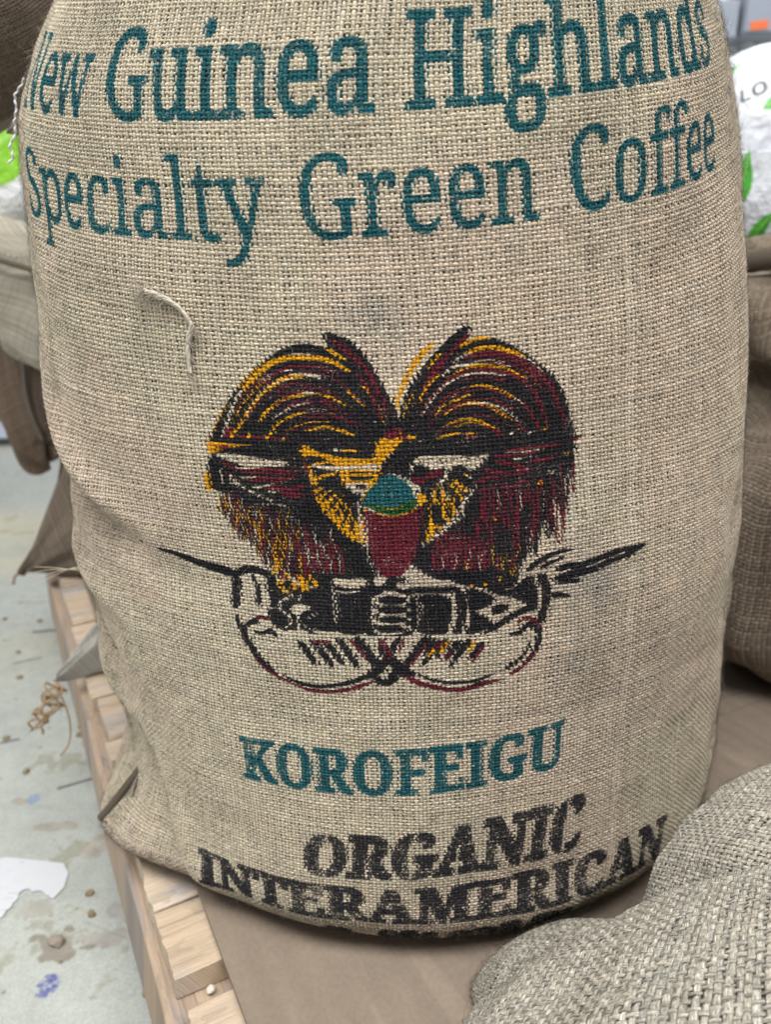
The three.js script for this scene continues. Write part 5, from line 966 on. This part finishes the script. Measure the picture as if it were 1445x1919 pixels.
{ const m = plastic(null), n = [1024, 512], c = canvas(...n), g = c.getContext('2d'), at = (s, t) => [s * n[0], (1 - t) * n[1]];
  g.fillStyle = '#e4e9f2'; g.fillRect(0, 0, ...n);
  for (let i = 0; i < 60; i++) { g.fillStyle = `rgba(${rr(190, 215)},${rr(205, 225)},240,0.25)`; g.beginPath(); g.ellipse(rr(0, n[0]), rr(0, n[1]), rr(10, 60), rr(4, 20), rr(0, 3), 0, 7); g.fill(); }
  for (const [s, t, l, w, a, col] of LEAVES) leaf(g, ...at(s, t), l, w, a, col);
  g.save(); g.translate(...at(0.628, 0.592)); g.rotate(-0.42); g.fillStyle = '#4a4a4c'; g.font = 'bold 29px sans-serif'; g.scale(1.2, 1); g.fillText('LO', 0, 0); g.restore();
  m.map = tex(c, true, THREE.RepeatWrapping); m.map.repeat.set(1 / (2 * Math.PI * 0.145), 1 / (Math.PI * 0.15)); m.map.offset.set(0, 0.5);
  mesh('bag_body', bulge([0, 0, 0], [0.17, 0.15, 0.12], { p: 2.6, seed: 66, amp: 0.05, nu: 128, nv: 96, arc: false }), m, rightBag);
  const f = mesh('crimped_top', grid((s, t) => { const x = lerp(-0.13, 0.13, s), y = lerp(0.08, 0.125, t); return [x, y + 0.25 * 0.06 * s, 0.035 * (1 - t) * Math.sin(s * 26) * 0.35 + 0.02 * (1 - t), s, t]; }, 60, 12), new THREE.MeshPhysicalMaterial({ color: 0xe6ebf3, roughness: 0.35, side: THREE.DoubleSide }), rightBag); }

// ---------------------------------------------------------------- far things: switch boxes on the wall, a rack on the floor
const boxMat = new THREE.MeshStandardMaterial({ color: new THREE.Color().setRGB(0.27, 0.30, 0.36), roughness: 0.5 }), pipeMat = new THREE.MeshStandardMaterial({ color: new THREE.Color().setRGB(0.62, 0.66, 0.72), roughness: 0.5 });
{ const b = thing('electrical_box', 'plain grey electrical box on the white wall beside the sack, without a sticker', 'electrical box', [1.19, 1.375, -2.57]);
  mesh('housing', new RoundedBoxGeometry(0.105, 0.125, 0.14, 3, 0.008), boxMat, b);
  const d = mesh('door', new RoundedBoxGeometry(0.094, 0.112, 0.012, 2, 0.004), new THREE.MeshStandardMaterial({ color: new THREE.Color().setRGB(0.34, 0.38, 0.46), roughness: 0.45 }), b); d.position.z = 0.073;
  const c = mesh('conduit', new THREE.CylinderGeometry(0.014, 0.014, 1.2, 14), pipeMat, b); c.position.set(0.0, -0.66, -0.045); }
{ const b = thing('electrical_box', 'larger grey electrical box with an orange sticker on the white wall at the top right', 'electrical box', [1.375, 1.43, -2.57]);
  mesh('housing', new RoundedBoxGeometry(0.235, 0.20, 0.14, 3, 0.008), boxMat, b);
  const d = mesh('door', new RoundedBoxGeometry(0.222, 0.186, 0.012, 2, 0.004), new THREE.MeshStandardMaterial({ color: new THREE.Color().setRGB(0.33, 0.37, 0.45), roughness: 0.45 }), b); d.position.z = 0.073;
  const s = mesh('sticker', new RoundedBoxGeometry(0.062, 0.028, 0.002, 2, 0.0009), new THREE.MeshStandardMaterial({ color: new THREE.Color().setRGB(0.85, 0.19, 0.06), roughness: 0.5 }), b); s.position.set(-0.062, -0.073, 0.081); s.rotation.z = 0.12; s.userData.label = 'orange sticker';
  const c = mesh('conduit', new THREE.CylinderGeometry(0.024, 0.024, 1.3, 14), pipeMat, b); c.position.set(-0.045, -0.75, -0.04); }
{ const r = thing('rack', 'blue white slotted rack base on the floor at the far left behind the sacks', 'rack', [-1.42, 0, -2.0]);
  r.rotation.y = 0.12;
  const pale = new THREE.MeshStandardMaterial({ color: new THREE.Color().setRGB(0.52, 0.58, 0.70), roughness: 0.45 }), pink = new THREE.MeshStandardMaterial({ color: new THREE.Color().setRGB(0.66, 0.64, 0.76), roughness: 0.5 }), dark = new THREE.MeshStandardMaterial({ color: new THREE.Color().setRGB(0.07, 0.07, 0.08), roughness: 0.7 });
  for (const [n, y, h, d, m] of [['upper_panel', 0.185, 0.125, 0.4, pink], ['slot', 0.101, 0.043, 0.36, dark], ['lower_panel', 0.052, 0.055, 0.4, pale], ['foot_rail', 0.012, 0.024, 0.37, dark], ['shelf', 0.33, 0.03, 0.4, pale]]) { const q = mesh(n, new RoundedBoxGeometry(0.62, h, d, 2, 0.005), m, r); q.position.y = y; }
  for (const x of [-0.29, 0.29]) for (const z of [-0.18, 0.18]) { const q = mesh('post', new RoundedBoxGeometry(0.03, 0.09, 0.03, 2, 0.004), pale, r); q.position.set(x, 0.282, z); } }

// ---------------------------------------------------------------- small things on the floor
{ const sh = new THREE.Shape(), P = [[-0.400, -0.026], [-0.373, -0.035], [-0.314, -0.027], [-0.304, -0.014], [-0.302, -0.001], [-0.305, 0.017], [-0.318, 0.009], [-0.338, 0.006], [-0.341, 0.022], [-0.343, 0.036], [-0.352, 0.050], [-0.366, 0.053], [-0.42, 0.03]];
  P.forEach(([x, z], i) => { sh[i ? 'lineTo' : 'moveTo'](x, -z); if (i < P.length - 1 && i > 3) { const q = P[i + 1]; for (let k = 1; k < 6; k++) sh.lineTo(lerp(x, q[0], k / 6) + (hash(i, k, 1) - 0.5) * 0.004, -lerp(z, q[1], k / 6) + (hash(i, k, 2) - 0.5) * 0.004); } });
  const g = new THREE.ExtrudeGeometry(sh, { depth: 0.0006, bevelEnabled: false }); g.rotateX(-Math.PI / 2);
  const c = canvas(512, 512), x = c.getContext('2d'); x.fillStyle = '#cdd0d6'; x.fillRect(0, 0, 512, 512); for (let i = 0; i < 60; i++) { x.fillStyle = `rgba(90,85,80,${rr(0.1, 0.5)})`; x.fillRect(rr(0, 300), rr(60, 512), rr(2, 40), rr(1, 2.4)); } for (let i = 0; i < 500; i++) { x.fillStyle = `rgba(120,105,80,${rr(0.1, 0.5)})`; x.beginPath(); x.arc(rr(0, 230), rr(120, 512), rr(0.6, 2.2), 0, 7); x.fill(); }
  const u = g.attributes.uv, p = g.attributes.position; for (let i = 0; i < u.count; i++) u.setXY(i, (p.getX(i) + 0.42) / 0.13, 1 - (p.getZ(i) + 0.05) / 0.13);
  const m = tag(mesh('torn_label', g, new THREE.MeshStandardMaterial({ map: tex(c, true), roughness: 0.45 }), scene), 'torn white paper label stuck to the painted floor left of the pallet', 'label'); m.position.y = 0.001; }
const beanGeo = (() => { const g = new THREE.SphereGeometry(1, 20, 14), p = g.attributes.position; for (let i = 0; i < p.count; i++) { let x = p.getX(i), y = p.getY(i), z = p.getZ(i); if (y < 0) y *= 0.35; else y *= 1 - 0.32 * Math.exp(-(z * z) / 0.012); p.setXYZ(i, x * 0.0047 * (1 - 0.08 * z * z), y * 0.0030, z * 0.0035); } g.computeVertexNormals(); return g; })();
const beanMat = pixels(64, 64, (x, y) => { const t = 0.8 + 0.4 * fbm(x / 9, y / 9, 4, 3); return enc([0.27 * t, 0.215 * t, 0.125 * t]); }, true);
const bean0 = new THREE.Mesh(beanGeo, new THREE.MeshStandardMaterial({ map: beanMat, roughness: 0.6 })); bean0.castShadow = bean0.receiveShadow = true;
for (const [x, z, turn, tilt, size, label] of BEANS) { const b = bean0.clone(); b.name = numbered('coffee_bean'); b.position.set(x, 0.0012 * size, z); b.rotation.set(tilt, turn, 0); b.scale.setScalar(size); tag(b, label, 'coffee bean', 'green coffee beans spilled on the floor'); scene.add(b); }
function stone(label, name, cat, pos, r, col, sd) { const g = new THREE.IcosahedronGeometry(1, 3), p = g.attributes.position; for (let i = 0; i < p.count; i++) { const x = p.getX(i), y = p.getY(i), z = p.getZ(i), w = 0.75 + 0.5 * noise2(x * 2 + 5, y * 2 + z * 1.7 + 5, sd); p.setXYZ(i, x * r[0] * w, Math.max(y, -0.5) * r[1] * w, z * r[2] * w); } g.computeVertexNormals(); const m = tag(mesh(name, g, new THREE.MeshStandardMaterial({ color: new THREE.Color().setRGB(...col), roughness: 0.9 }), scene), label, cat); m.position.set(...pos); m.rotation.y = sd; }
stone('flat grey stone chip lying in the worn brown hole in the floor', 'stone_chip', 'stone', [-0.283, 0.0032, 0.064], [0.007, 0.005, 0.006], [0.30, 0.26, 0.22], 3);
stone('small white crumb in the gap between two pallet boards', 'white_crumb', 'crumb', [-0.1085, 0.128, 0.214], [0.0028, 0.002, 0.0026], [0.6, 0.58, 0.5], 5);
renderer.render(scene, camera);
